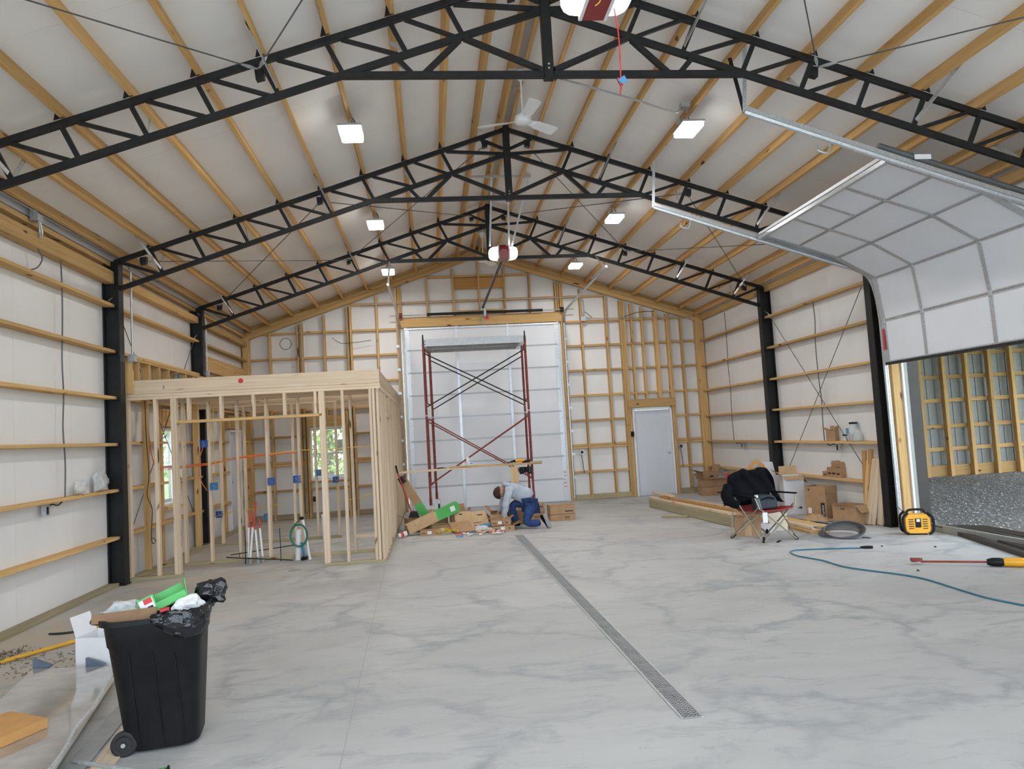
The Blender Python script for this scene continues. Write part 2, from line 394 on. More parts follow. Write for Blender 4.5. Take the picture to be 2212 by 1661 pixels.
# roof: liner panels under the deck, purlins under the panels
roof = MB()
for s, xe in ((-1, -4.55), (1, 7.05)):
    roof.prism([(RX, Y0, 6.235), (RX, 17.85, 6.235), (xe, 17.85, zroof(xe)+.04), (xe, Y0, zroof(xe)+.04)], (0, 0, .05))
ceil = tag(roof.build('ceiling', 'metal_siding'), 'pitched roof with white liner panels between pine purlins', kind='structure')
y = Y0
while y < 17.8:
    e = min(y+1.22, 17.8)
    for s, xe in ((-1, -4.45), (1, 6.93)):
        MB().prism([(RX, y+.0015, 6.195), (RX, e-.0015, 6.195), (xe, e-.0015, zroof(xe)), (xe, y+.0015, zroof(xe))], (0, 0, .03)).build('liner_panel', 'roof_liner', ceil)
    y = e
PD = (.456, .923, 1.451, 2.037, 2.615, 3.184, 3.756, 4.335, 4.887)
for s in (-1, 1):
    for d in (.085,) + PD + (5.30,):
        x = RX + s*d; z = zroof(x) - .072
        board('purlin', (x, Y0, z), (x, 17.62, z), .042, .14, 'pine_purlin', ceil, up=(s*SL, 0, 1))
# eave line of insulation over the wall plates
for nm, x in (('trim_1', -4.22), ('trim_2', 6.70)):
    tag(bx(nm, 'foam_board', x-.04, x+.04, Y0, 17.65, 4.29, 4.37), 'narrow white insulation strip under the eave', kind='structure')

# doors and windows of the setting
def window(n, c0, c1, axis, label):
    (a0, a1, z0, z1), pos = c0, c1
    P = (lambda a, o, z: (a, o, z)) if axis == 'X' else (lambda a, o, z: (o, a, z))
    U = (0, 1, 0) if axis == 'X' else (1, 0, 0)
    t = empty('window_%d' % n, P((a0+a1)/2, pos, z0), label, kind='structure'); zm = (z0+z1)/2; w = .045
    for p, q in (((a0, z0+w/2), (a1, z0+w/2)), ((a0, z1-w/2), (a1, z1-w/2)), ((a0+w/2, z0), (a0+w/2, z1)), ((a1-w/2, z0), (a1-w/2, z1)), ((a0, zm), (a1, zm))):
        board('sash_rail', P(p[0], pos, p[1]), P(q[0], pos, q[1]), .06, w, 'paint_white', t, up=(0, 0, 1) if p[1] == q[1] else P(1, 0, 0))
    for lo, hi in ((z0+w, zm-w/2), (zm+w/2, z1-w)):
        g = MB(); a, b = P(a0+w, pos-.004, lo), P(a1-w, pos+.004, hi); g.box(min(a[0], b[0]), max(a[0], b[0]), min(a[1], b[1]), max(a[1], b[1]), lo, hi).build('pane', 'window_glass', t)
    return t
window(1, W1, -4.24, 'Y', 'narrow white sash window in the left wall')
window(2, W2, 17.62, 'X', 'white sash window in the back wall of the framed room')
def mandoor(n, a0, a1, z1, pos, axis, label, knob):
    P = (lambda a, o, z: (a, o, z)) if axis == 'X' else (lambda a, o, z: (o, a, z))
    t = empty('door_%d' % n, P((a0+a1)/2, pos, 0), label, kind='structure')
    sgn = -1 if axis == 'X' else 1
    for p, q in (((a0+.02, 0), (a0+.02, z1)), ((a1-.02, 0), (a1-.02, z1)), ((a0, z1-.02), (a1, z1-.02))):
        board('jamb', P(p[0], pos, p[1]), P(q[0], pos, q[1]), .13, .045, 'paint_white', t, up=P(1, 0, 0) if p[0] == q[0] else (0, 0, 1))
    o0, o1 = pos-sgn*.04, pos+sgn*.005
    p, q = P(a0+.046, o0, .012), P(a1-.046, o1, z1-.046)
    lf = bx('leaf', 'man_door', min(p[0], q[0]), max(p[0], q[0]), min(p[1], q[1]), max(p[1], q[1]), .012, z1-.046, t)
    k = P(knob, pos+sgn*.005, 1.0); ax = (0, -1, 0) if axis == 'X' else (1, 0, 0)
    MB().lathe(k, [(.001, 0), (.033, 0), (.033, .006), (.013, .01), (.013, .035), (.027, .045), (.03, .06), (.02, .072), (.001, .075)], 16, ax).build('knob', 'galvanised', lf, smooth=True)
    p, q = P(a0, pos-.06, 0), P(a1, pos+.06, .012)
    bx('threshold', 'aluminium', min(p[0], q[0]), max(p[0], q[0]), min(p[1], q[1]), max(p[1], q[1]), 0, .011, t)
mandoor(1, D1[0], D1[1], D1[3], -4.18, 'Y', 'white door in the left wall behind the framed room', D1[0]+.12)
mandoor(2, MD[0], MD[1], MD[3], 17.60, 'X', 'pale grey steel door in the back wall', MD[1]-.12)

# ------------------------------------------------------------ outside: ground, gravel, lean-to, trees
tag(MB().box(-70, 70, -40, 90, -.45, -.16).build('ground', 'grass', origin=(0, 0, 0)), 'grass outside the building', kind='structure')
tag(MB().box(6.93, 20, -4, 26, -.16, -.05).build('gravel_yard', 'gravel', origin=(0, 0, 0)), 'grey gravel bed of the lean-to beyond the open door', 'gravel', kind='structure')
tag(MB().box(-12, 6.93, -30, Y0, -.16, -.02).build('apron', 'stone_light', origin=(0, 0, 0)), 'unseen apron before the open end of the shop, made pale to bounce light inside', kind='structure')  # out of view; its pale colour throws extra light up to the ceiling
sm = MB()
for _ in range(11000):
    x = random.uniform(7.3, 16.2); yy = random.uniform(8.5, 17.6); r = random.uniform(.008, .026); z = -.05+r*.3
    h = [V((x+random.uniform(-r, r), yy+random.uniform(-r, r), z+r*.7))]
    q = [V((x+math.cos(a)*r, yy+math.sin(a)*r, z+random.uniform(-.3, .3)*r)) for a in (.3, 1.6, 2.9, 4.2, 5.4)]
    sm.add(h+q, [(0, 1+i, 1+(i+1) % 5) for i in range(5)])
tag(sm.build('loose_gravel', 'gravel_stone', origin=(0, 0, 0)), 'loose grey stones strewn over the gravel bed', 'gravel', kind='stuff')
lw = empty('wall_leanto', (12, 17.9, 0), 'bare pole frame wall of the lean-to with metal siding', kind='structure')
sd = MB(); x = 8.4
while x < 17:
    sd.box(x, x+.19, 17.98, 17.99, -.1, 3.75); sd.box(x+.19, x+.228, 17.965, 17.99, -.1, 3.75); x += .228
sd.build('siding', 'metal_siding', lw)
for x in (8.6, 9.24, 9.88, 10.52, 11.16, 11.80, 12.42, 13.07, 13.71, 14.36, 14.98, 15.6, 16.3): board('post', (x, 17.83, -.1), (x, 17.83, 3.55), .10, .14, 'pine', lw, up=(0, 1, 0))
for z in (.64, 1.22, 1.88, 2.48, 3.08): board('girt', (8.4, 17.93, z), (16.6, 17.93, z), .05, .10, 'pine', lw)
board('skirt_board', (8.4, 17.93, .08), (16.6, 17.93, .08), .05, .30, 'pine', lw)
lr = tag(MB().prism([(6.95, 8.4, 4.02), (6.95, 18.2, 4.02), (17, 18.2, 3.55), (17, 8.4, 3.55)], (0, 0, .05)).build('ceiling_leanto', 'metal_siding'), 'lean-to roof sheet outside the open door', kind='structure')
for i in range(5):
    yy = 8.6+i*2.2; board('rafter', (7.0, yy, 3.88), (16.9, yy, 3.42), .05, .20, 'pine', lr)
for x in (12.6, 14.2, 15.8): board('purlin', (x, 9.6, 3.68-(x-12.6)*.047), (x, 18, 3.68-(x-12.6)*.047), .05, .1, 'pine', lr)
for yy in (9.7, 13.6): board('leanto_post', (16.6, yy, -.1), (16.6, yy, 3.45), .15, .15, 'pine', lr)
def tree(x, y, h, r, label):
    t = empty('tree', (x, y, -.16), label, 'tree', 'trees outside the windows'); rd = random.Random(int(x*31+y*7))
    tb = MB(); tb.tube([(x, y, -.2), (x+.05, y, h*.4), (x, y+.1, h*.85)], [.16, .12, .05], 8)
    for k in range(7):
        a = rd.uniform(0, 6.28); z = h*rd.uniform(.15, .7); tb.tube([(x, y, z), (x+math.cos(a)*r*.7, y+math.sin(a)*r*.7, z+h*.2)], [.05, .015], 5)
    tb.build('trunk', 'bark', t)
    f = MB()
    for k in range(1900):
        while True:
            p = V((rd.uniform(-1, 1), rd.uniform(-1, 1), rd.uniform(-1, 1)))
            if .25 < p.length < 1: break
        c = V((x+p.x*r, y+p.y*r, h*.55+p.z*h*.5)); s = rd.uniform(.05, .13)
        u = V((rd.uniform(-1, 1), rd.uniform(-1, 1), rd.uniform(-1, 1))).normalized(); w = u.orthogonal().normalized()
        f.add([c-u*s, c+w*s*.5, c+u*s, c-w*s*.5], [(0, 1, 2, 3)])
    o = f.build('foliage', 'leaf', t); o['kind'] = 'stuff'
tree(-3.4, 25, 4.6, 1.7, 'leafy green tree seen through the back window')
tree(-6.4, 29, 6.0, 2.4, 'taller leafy tree standing behind the back window tree')
tree(-9.6, 25.5, 5.2, 2.0, 'leafy tree seen through the narrow left window')
tree(-13.5, 33, 6.5, 2.8, 'far leafy tree beyond the left window')
# ------------------------------------------------------------ steel: columns and trusses
def column(x, y, s, label):
    """I-section post; s = +1 when the room lies towards +x"""
    t = empty('steel_column', (x, y, 0), label, 'column', 'black steel wall columns')
    bx('web', 'black_steel', min(x, x+s*.2), max(x, x+s*.2), y-.006, y+.006, 0, 4.27, t)
    for xf in (x+s*.008, x+s*.20): bx('flange', 'black_steel', xf-.008, xf+.008, y-.075, y+.075, 0, 4.27, t)
    bx('base_plate', 'black_steel', min(x, x+s*.22), max(x, x+s*.22), y-.09, y+.09, 0, .015, t)
    for k in (1, 2, 3, 4, 5, 6): bx('girt_clip', 'black_steel', min(x+s*.016, x+s*.19), max(x+s*.016, x+s*.19), y-.07, y+.07, k*.6096-.032, k*.6096-.024, t)
    tube('bolt', 'galvanised', [(x+s*.1, y-.12, 3.72), (x+s*.1, y+.03, 3.80)], .009, t)
LN = ('nearest the camera', 'in the middle', 'farthest back')
LC = ('left steel column under the nearest truss', 'left steel column beside the framed room', 'left steel column inside the framed room by the white door')
RC = ('right steel column under the nearest truss', 'right steel column beside the galvanised door track', 'right steel column behind the camp chair')
for i, y in enumerate(TRUSS_Y):
    column(XWL+.005, y, 1, 'black ' + LC[i]); column(XWR-.005, y, -1, 'black ' + RC[i])
def truss(y, n):
    t = empty('roof_truss', (RX, y, 5.0), 'black welded steel roof truss %s' % LN[n], 'truss', 'black roof trusses')
    ct = .062; low = lambda d: 6.045-.44-SL*d                     # underside of the lower chord
    P = lambda s, d, z: (RX+s*d, y, z)
    off = .44*SL/(1+SL*SL)
    for s in (-1, 1):
        board('top_chord', P(s, 0, ztop(0)-ct/2), P(s, 5.36, ztop(5.36)-ct/2), ct*.8, ct, 'black_steel', t, up=(s*SL, 0, 1))
        board('lower_chord', P(s, .04, low(0)+ct/2), P(s, 5.30, low(5.30)+ct/2), ct*.8, ct, 'black_steel', t, up=(s*SL, 0, 1))
        ds = PD[1:]
        for i, d in enumerate(ds):
            db = d-off
            board('web_strut', P(s, d, ztop(d)-ct), P(s, db, low(db)+ct), .042, .042, 'black_steel', t, up=(0, 1, 0))
            if i: board('web_diagonal', P(s, d-.13, ztop(d-.13)-ct), P(s, ds[i-1]-off+.07, low(ds[i-1]-off+.07)+ct), .036, .036, 'black_steel', t, up=(0, 1, 0))
            MB().prism([(RX+s*(d-.03), y-.045, ztop(d-.03)), (RX+s*(d+.05), y-.045, ztop(d+.05)), (RX+s*(d+.03), y-.045, ztop(d)+.09)], (0, .008, 0)).build('purlin_clip', 'black_steel', t)
        board('web_diagonal', P(s, 5.28, ztop(5.28)-ct), P(s, ds[-1]-off+.06, low(ds[-1]-off+.06)+ct), .042, .042, 'black_steel', t, up=(0, 1, 0))
        board('web_diagonal', P(s, .86, ztop(.86)-ct), P(s, .05, low(0)+ct*.8), .042, .042, 'black_steel', t, up=(0, 1, 0))
        board('web_diagonal', P(s, .36, ztop(.36)-ct), P(s, .05, 5.73), .042, .042, 'black_steel', t, up=(0, 1, 0))
        # webs between lower chord and tie
        board('web_diagonal', P(s, .78, low(.78)+.02), P(s, .06, 5.06), .05, .05, 'black_steel', t, up=(0, 1, 0))
        board('web_diagonal', P(s, .82, low(.82)+.02), P(s, 1.16, 5.03), .05, .05, 'black_steel', t, up=(0, 1, 0))
        board('web_strut', P(s, 1.40, low(1.40)+.02), P(s, 1.28, 5.03), .05, .05, 'black_steel', t, up=(0, 1, 0))
        # brace lug for the roof cables
        for d in (2.64, .30, 5.0):
            MB().prism([(RX+s*(d-.04), y+.01, ztop(d)-.08), (RX+s*(d+.05), y+.01, ztop(d)-.09), (RX+s*(d+.04), y+.01, ztop(d)-.19), (RX+s*(d-.03), y+.01, ztop(d)-.17)], (0, .07, 0)).build('cable_lug', 'black_steel', t)
        # galvanised strap braces from the lower chord up to the purlins
        for d, dirs in (((4.887, (-1, 1)), (3.756, (1,)), (2.615, (-1,)), (1.451, (1,))) if s < 0 else ((1.451, (-1,)), (2.615, (1,)), (3.756, (-1,)), (4.887, (-1, 1)))):
            for dr in dirs:
                board('strap_brace', (RX+s*(d-off), y+dr*.045, low(d-off)+.10), (RX+s*d+.022*s, y+dr*.52, ztop(d)+.04), .048, .006, 'galvanised', t, up=(1, 0, 0))
    board('tie', P(-1, 1.91, 4.985+.03), P(1, 1.91, 4.985+.03), .06, .06, 'black_steel', t)
    board('king_post', P(1, 0, 4.97), P(1, 0, 6.06), .095, .085, 'black_steel', t, up=(0, 1, 0))
    for z in (5.06, 5.10): MB().lathe((RX, y-.044, z), [(.001, -.006), (.010, -.006), (.010, .004), (.001, .004)], 6, (0, 1, 0)).build('bolt', 'galvanised', t)
for i, y in enumerate(TRUSS_Y): truss(y, i)

# cable cross bracing in the roof, and on the walls
def cable(p, q, label, grp):
    p, q = V(p), V(q); d = (q-p).normalized()
    t = empty('brace_cable', p, label, 'cable', grp)
    tube('cable', 'cable_grey', [p, q], .0065, t, 6)
    for e, s in ((p, 1), (q, -1)): tube('turnbuckle', 'galvanised', [e+d*s*.02, e+d*s*.09, e+d*s*.12, e+d*s*.2], [.008, .017, .017, .008], t, 6)
RB = lambda s, d, y: (RX+s*d, y, ztop(d)-.13)
Ya, Yb = TRUSS_Y[1]+.08, TRUSS_Y[2]-.06
for s, sd in ((-1, 'left'), (1, 'right')):
    for d0, d1, w in ((5.0, 2.64, 'lower'), (2.64, .30, 'upper')):
        cable(RB(s, d0, Ya), RB(s, d1, Yb), 'thin steel cable rising inward across the %s half of the %s roof slope' % (w, sd), 'roof brace cables')
        cable(RB(s, d1, Ya), RB(s, d0, Yb), 'thin steel cable falling outward across the %s half of the %s roof slope' % (w, sd), 'roof brace cables')
    Yc, Yd = 3.15, TRUSS_Y[0]-.06
    cable(RB(s, 2.64, Yd), RB(s, 5.0, Yc), 'near brace cable running outward from the nearest truss on the %s' % sd, 'roof brace cables')
    cable(RB(s, 2.64, Yd), RB(s, .3, Yc), 'near brace cable running up to the ridge from the nearest truss on the %s' % sd, 'roof brace cables')
for x, sd in ((-4.15, 'left'), (6.63, 'right')):
    cable((x, 10.48, .3), (x, 13.88, 3.75), 'wall brace cable rising away from the camera on the %s wall' % sd, 'wall brace cables')
    cable((x-.02, 10.48, 3.75), (x-.02, 13.88, .3), 'wall brace cable falling away from the camera on the %s wall' % sd, 'wall brace cables')

# ------------------------------------------------------------ lamps
def led(x, y, label):
    t = empty('led_light', (x, y, 5.2), label, 'light', 'square LED lights')
    s = -1 if x < RX else 1
    MB().box(x-.135, x+.135, y-.20, y+.20, 5.225, 5.25).build('housing', 'aluminium', t)
    o = MB().prism([(x-.125, y-.19, 5.224), (x+.125, y-.19, 5.224), (x+.125, y+.19, 5.224), (x-.125, y+.19, 5.224)], (0, 0, -.055)).build('lens', 'led_lens', t)
    md = o.modifiers.new('round', 'BEVEL'); md.width = .02; md.segments = 3
    bx('driver_box', 'paint_white', x-.05, x+.05, y-.02, y+.05, 5.25, 5.31, t)
    tube('hook', 'galvanised', [(x, y+.02, 5.31), (x-.01, y+.02, 5.36), (x+.012, y+.02, 5.40), (x, y+.02, 5.46)], .008, t, 6)
    tube('cord', 'cable_black', arc([(x+.02, y+.03, 5.31), (x+.05, y+.08, 5.36), (x+.01, y+.12, 5.45)]), .006, t, 6)
    bx('outlet_box', 'galvanised', x-.03, x+.03, y+.20, y+.32, 5.40, 5.46, t)
    ld = bpy.data.lights.new('led_lamp', 'AREA'); ld.shape = 'RECTANGLE'; ld.size = .24; ld.size_y = .36; ld.energy = LED_POWER; ld.color = (1, .975, .945); ld.spread = math.pi
    lo = bpy.data.objects.new('led_lamp', ld); link(lo, Matrix.Translation((x, y, 5.166)), t)
for y, w in ((8.5, 'nearest'), (12.2, 'middle'), (15.7, 'farthest')):
    for x, sd in ((-.755, 'left'), (3.255, 'right')): led(x, y, 'glowing square LED light, %s of the three in the %s row' % (w, sd))

def fan(y, label, rot):
    t = empty('ceiling_fan', (1.245, y, 5.3), label, 'fan', 'white ceiling fans'); x = 1.245
    MB().lathe((x, y, 5.30), [(.001, 0), (.07, 0), (.10, .02), (.105, .06), (.09, .09), (.05, .105), (.025, .12), (.02, .14)], 24).build('motor', 'paint_white', t, smooth=True)
    MB().lathe((x, y, 5.83), [(.014, 0), (.03, .0), (.055, .06), (.06, .1), (.001, .1)], 16).build('canopy', 'paint_white', t, smooth=True)
    tube('rod', 'paint_white', [(x, y, 5.42), (x, y, 5.85)], .011, t)
    bx('mount_strut', 'galvanised', x-.14, x+.14, y-.02, y+.02, 5.93, 5.965, t)
    for k in range(3):
        a = rot + k*2*math.pi/3; d = V((math.cos(a), math.sin(a), 0)); w = V((-d.y, d.x, 0)); c = V((x, y, 5.345))
        pr = [(.09, .025), (.16, .035), (.22, .06), (.5, .075), (.545, .06)]; b = MB()
        up = [c+d*r+w*h-V((0, 0, .018)) for r, h in pr]; dn = [c+d*r-w*h+V((0, 0, .018)) for r, h in pr]
        vs = up+dn+[v-V((0, 0, .006)) for v in up+dn]; n = len(pr)
        b.add(vs, [(i, i+1, n+i+1, n+i) for i in range(n-1)] + [(2*n+i, 3*n+i, 3*n+i+1, 2*n+i+1) for i in range(n-1)] + [(i, 2*n+i, 2*n+i+1, i+1) for i in range(n-1)] + [(n+i, n+i+1, 3*n+i+1, 3*n+i) for i in range(n-1)] + [(n-1, 2*n-1, 4*n-1, 3*n-1), (0, 2*n, 3*n, n)])
        b.build('blade', 'paint_white', t)
fan(8.5, 'white three-blade ceiling fan between the near and middle trusses', R(-82))
fan(15.5, 'white ceiling fan half hidden behind the farthest truss post', R(-60))

# ------------------------------------------------------------ overhead doors
def opener(x, y, z, w, label, rail_to, text_on):
    t = empty('door_opener', (x, y, z), label, 'door opener', 'red and white door openers')
    h = w*.42; d = w*.62
    MB().prism([(x-w*.17, y-d/2, z), (x+w*.17, y-d/2, z), (x+w*.17, y-d/2-.015, z+h*.6), (x+w*.17, y-d/2+.03, z+h), (x-w*.17, y-d/2+.03, z+h), (x-w*.17, y-d/2-.015, z+h*.6)], (0, d, 0)) 
    b = MB(); b.prism([(x-w*.17, y-d/2, z), (x-w*.17, y-d/2-.015, z+h*.55), (x-w*.17, y-d/2+.03, z+h), (x-w*.17, y+d/2, z+h), (x-w*.17, y+d/2, z)], (w*.34, 0, 0)); b.build('body', 'maroon', t)
    for s in (-1, 1):
        l = MB(); n = 8
        rings = [(.17, 1.0), (.26, 1.0), (.36, .96), (.44, .82), (.485, .6), (.5, .35)]
        vs = []
        for fx, sc in rings:
            for k in range(16):
                a = 2*math.pi*k/16; cx, sx_ = math.cos(a), math.sin(a); e = .55
                px = math.copysign(abs(cx)**e, cx)*d/2*sc; pz = math.copysign(abs(sx_)**e, sx_)*h/2*sc
                vs.append((x+s*w*fx, y+px, z+h/2+pz))
        l.add(vs, [(i*16+k, i*16+(k+1) % 16, (i+1)*16+(k+1) % 16, (i+1)*16+k) for i in range(len(rings)-1) for k in range(16)] + [tuple(range((len(rings)-1)*16, len(rings)*16))])
        l.build('light_lens', 'opener_lens', t, smooth=True)
        bx('end_plate', 'carton_white', x+s*w*.185-.012, x+s*w*.185+.012, y-d/2-.004, y+d/2, z-.004, z+h+.004, t)
    bx('cover', 'black_plastic', x-w*.1, x+w*.1, y-d*.1, y+d*.3, z+h, z+h+.04, t)
    if rail_to:
        board('rail', (x, y+d/2-.1, z+h*.25), rail_to, .035, .06, 'black_steel', t)
        tube('chain', 'galvanised', [(x-.028, y+d/2-.1, z+h*.25), (rail_to[0]-.028, rail_to[1], rail_to[2])], .006, t, 6)
        bx('header_bracket', 'galvanised', rail_to[0]-.05, rail_to[0]+.05, rail_to[1], rail_to[1]+.09, rail_to[2]-.06, rail_to[2]+.06, t)
    if text_on: text('lettering', 'LiftMaster', 'carton_white', facing((x, y-d/2-.013, z+h*.62), (1, 0, 0), (0, .15, 1)), w*.055, t)
    return t
t = opener(1.40, 12.95, 4.74, .51, 'white and red door opener hanging beyond the middle truss', (1.33, 17.42, 4.67), True)
for p, q in (((1.17, 12.9, 4.97), (1.20, 12.2, 5.98)), ((1.56, 12.9, 4.97), (1.83, 12.2, 5.97)), ((1.52, 13.0, 4.97), (1.47, 12.2, 5.98))): board('hanger_angle', p, q, .035, .004, 'galvanised', t, up=(0, 1, 0))
board('hanger_angle', (.74, 12.2, 5.985), (1.86, 12.2, 5.972), .03, .035, 'galvanised', t)
t = opener(1.31, 5.0, 4.64, .50, 'white and red door opener at the top edge of the photo', None, False)
tube('antenna_wire', 'cable_yellow', arc([(1.27, 4.83, 4.66), (1.29, 4.80, 4.62), (1.28, 4.80, 4.57), (1.25, 4.82, 4.55)]), .004, t, 6)
for sx in (-.12, .12): board('hanger_angle', (1.31+sx, 5, 4.8), (1.31+sx*1.6, 5, 6.02), .035, .004, 'galvanised', t, up=(0, 1, 0))
# emergency rope with its tag
t = empty('release_rope', (1.455, 5.0, 4.05), 'pink release rope with red handle and blue tag under the near opener', 'rope')
tube('cord', 'pex_red', arc([(1.42, 5.0, 4.75), (1.452, 5.0, 4.45), (1.447, 5.0, 4.12), (1.445, 5, 4.05)]), .005, t, 6)
tube('handle', 'red_plastic', [(1.425, 5.0, 4.13), (1.45, 5.0, 4.075)], .012, t)
MB().prism([(1.42, 4.985, 4.11), (1.47, 4.985, 4.145), (1.495, 4.985, 4.095), (1.45, 4.985, 4.085)], (0, .003, 0)).build('warning_tag', 'ink_blue', t)
tube('loose_end', 'pex_red', arc([(1.445, 5.0, 4.075), (1.440, 5.0, 4.04), (1.437, 5.0, 4.01)]), .005, t, 6)

# closed door in the gable end: eight sections with galvanised stiles
t = empty('overhead_door', (1.295, 17.6, 0), 'closed tall white sectional door in the back wall behind the scaffold', 'garage door')
x0, x1, hs = -.535, 3.125, 4.27/8
bx('leak_backing', 'door_white', -.60, 3.19, 17.622, 17.64, 0, 4.30, t)  # unseen sheet added to stop daylight leaking between the sections
for k in range(8):
    z0 = k*hs
    sc = bx('section', 'door_white', x0, x1, 17.575, 17.62, z0+.002, z0+hs-.002, t)
    for x, w in ((x0+.055, .10), (.683, .062), (1.905, .062), (x1-.055, .10)): bx('stile', 'galvanised', x-w/2, x+w/2, 17.567, 17.576, z0+.02, z0+hs-.02, sc)
    for zz in (z0+.012, z0+hs-.012): bx('edge_rail', 'aluminium', x0, x1, 17.570, 17.576, zz-.007, zz+.007, sc)
    for x in (x0+.02, .683, 1.905, x1-.02): bx('hinge', 'galvanised', x-.03, x+.03, 17.555, 17.572, z0+hs-.03, z0+hs+.03, sc)
bx('top_strut', 'galvanised', x0, x1, 17.545, 17.572, 4.225, 4.265, t)
bx('bottom_seal', 'dark_rubber', x0, x1, 17.58, 17.615, 0, .012, t)
bx('lock_plate', 'ink_blue', 1.28, 1.36, 17.565, 17.575, 3.78, 3.86, t)
board('operator_arm', (1.33, 17.45, 4.60), (1.31, 17.56, 4.22), .03, .008, 'galvanised', t)
bx('warning_label', 'carton_white', x1-.09, x1-.02, 17.562, 17.567, .25, .75, t)
for i in range(5): bx('label_line', 'ink_red', x1-.085, x1-.025, 17.560, 17.563, .34+i*.085, .355+i*.085, t)
t = empty('door_track', (1.3, 17.5, 4.3), 'galvanised tracks and black torsion spring over the back door', 'door track')
for x, s in ((-.66, -1), (3.27, 1)):
    ye, ze = (13.4, 4.46) if s < 0 else (13.05, 4.58)
    pts = arc([(x, 17.55, 0.05), (x, 17.55, 2.), (x, 17.55, 4.0), (x, 17.50, 4.28), (x, 17.3, 4.47), (x, 16.5, 4.52), (x, ye, ze)], 5)
    tube('track', 'galvanised', pts, .026, t, 6)
    for z in (.55, 1.1, 1.65, 2.2, 2.75, 3.3, 3.85): bx('track_bracket', 'galvanised', x-.04+s*.03, x+.04+s*.03, 17.53, 17.58, z-.03, z+.03, t)
    board('hanger_angle', (x, ye+.12, ze), (x+.02, 13.95, 5.0), .035, .004, 'galvanised', t, up=(0, 1, 0))
    MB().lathe((x-s*.06, 17.42, 4.55), [(.001, -.03), (.07, -.03), (.055, -.01), (.055, .02), (.07, .04), (.001, .04)], 16, (1, 0, 0)).build('cable_drum', 'red_paint' if s < 0 else 'dark_rubber', t, smooth=True)
tube('shaft', 'galvanised', [(-.86, 17.42, 4.55), (3.50, 17.42, 4.55)], .013, t)
for a, b in ((.01, 1.33), (1.41, 2.75)): tube('torsion_spring', 'black_steel', [(a, 17.42, 4.556), (b, 17.42, 4.552)], .032, t, 12)
bx('center_bracket', 'galvanised', 1.35, 1.39, 17.37, 17.56, 4.45, 4.65, t)
bx('warning_tag', 'ink_red', 1.38, 1.45, 17.37, 17.375, 4.38, 4.48, t)

# partly raised door on the right: sections following the sloping track
t = empty('overhead_door', (6.45, 8.5, 2.36), 'half raised white sectional door bending up under the right roof slope', 'garage door')
YN, YF = 6.98, 9.97
jt = [(6.466, 2.369), (6.452, 2.964), (6.372, 3.579), (5.827, 3.893), (5.273, 4.080), (4.715, 4.266)]
for k in range(5):
    a, b = V((jt[k][0], 0, jt[k][1])), V((jt[k+1][0], 0, jt[k+1][1])); u = (b-a).normalized(); n = V((u.z, 0, -u.x))   # outward normal
    g = u*.004
    sc = MB().prism([a+g+V((0, YN, 0)), b-g+V((0, YN, 0)), b-g+n*.045+V((0, YN, 0)), a+g+n*.045+V((0, YN, 0))], (0, YF-YN, 0)).build('section', 'door_white', t)
    for yy, w in ((YN+.06, .10), (7.86, .06), (9.07, .06), (YF-.06, .10)):
        MB().prism([a+u*.02+V((0, yy-w/2, 0)), b-u*.02+V((0, yy-w/2, 0)), b-u*.02-n*.008+V((0, yy-w/2, 0)), a+u*.02-n*.008+V((0, yy-w/2, 0))], (0, w, 0)).build('stile', 'galvanised', sc)
        if k < 4: MB().prism([b-u*.035-n*.018+V((0, yy-.025, 0)), b+u*.035-n*.018+V((0, yy-.025, 0)), b+u*.035-n*.006+V((0, yy-.025, 0)), b-u*.035-n*.006+V((0, yy-.025, 0))], (0, .05, 0)).build('hinge', 'galvanised', sc)
    for e, sg in ((a, 1), (b, -1)):
        MB().prism([e+u*sg*.006-n*.006+V((0, YN, 0)), e+u*sg*.022-n*.006+V((0, YN, 0)), e+u*sg*.022+V((0, YN, 0)), e+u*sg*.006+V((0, YN, 0))], (0, YF-YN, 0)).build('edge_rail', 'galvanised', sc)
board('top_strut', (4.74, YN, 4.225), (4.74, YF, 4.225), .05, .05, 'galvanised', t)
a, b = V((5.273, 0, 4.080)), V((4.715, 0, 4.266)); u = (b-a).normalized(); n = V((u.z, 0, -u.x))
MB().prism([a+u*.02+V((0, 8.44, 0)), b-u*.02+V((0, 8.44, 0)), b-u*.02-n*.008+V((0, 8.44, 0)), a+u*.02-n*.008+V((0, 8.44, 0))], (0, .05, 0)).build('operator_stile', 'galvanised', t)
bx('bottom_seal', 'dark_rubber', 6.46, 6.50, YN, YF, 2.335, 2.372, t)
bx('warning_label', 'ink_red', 6.440, 6.443, 9.90, 9.95, 2.55, 2.85, t)
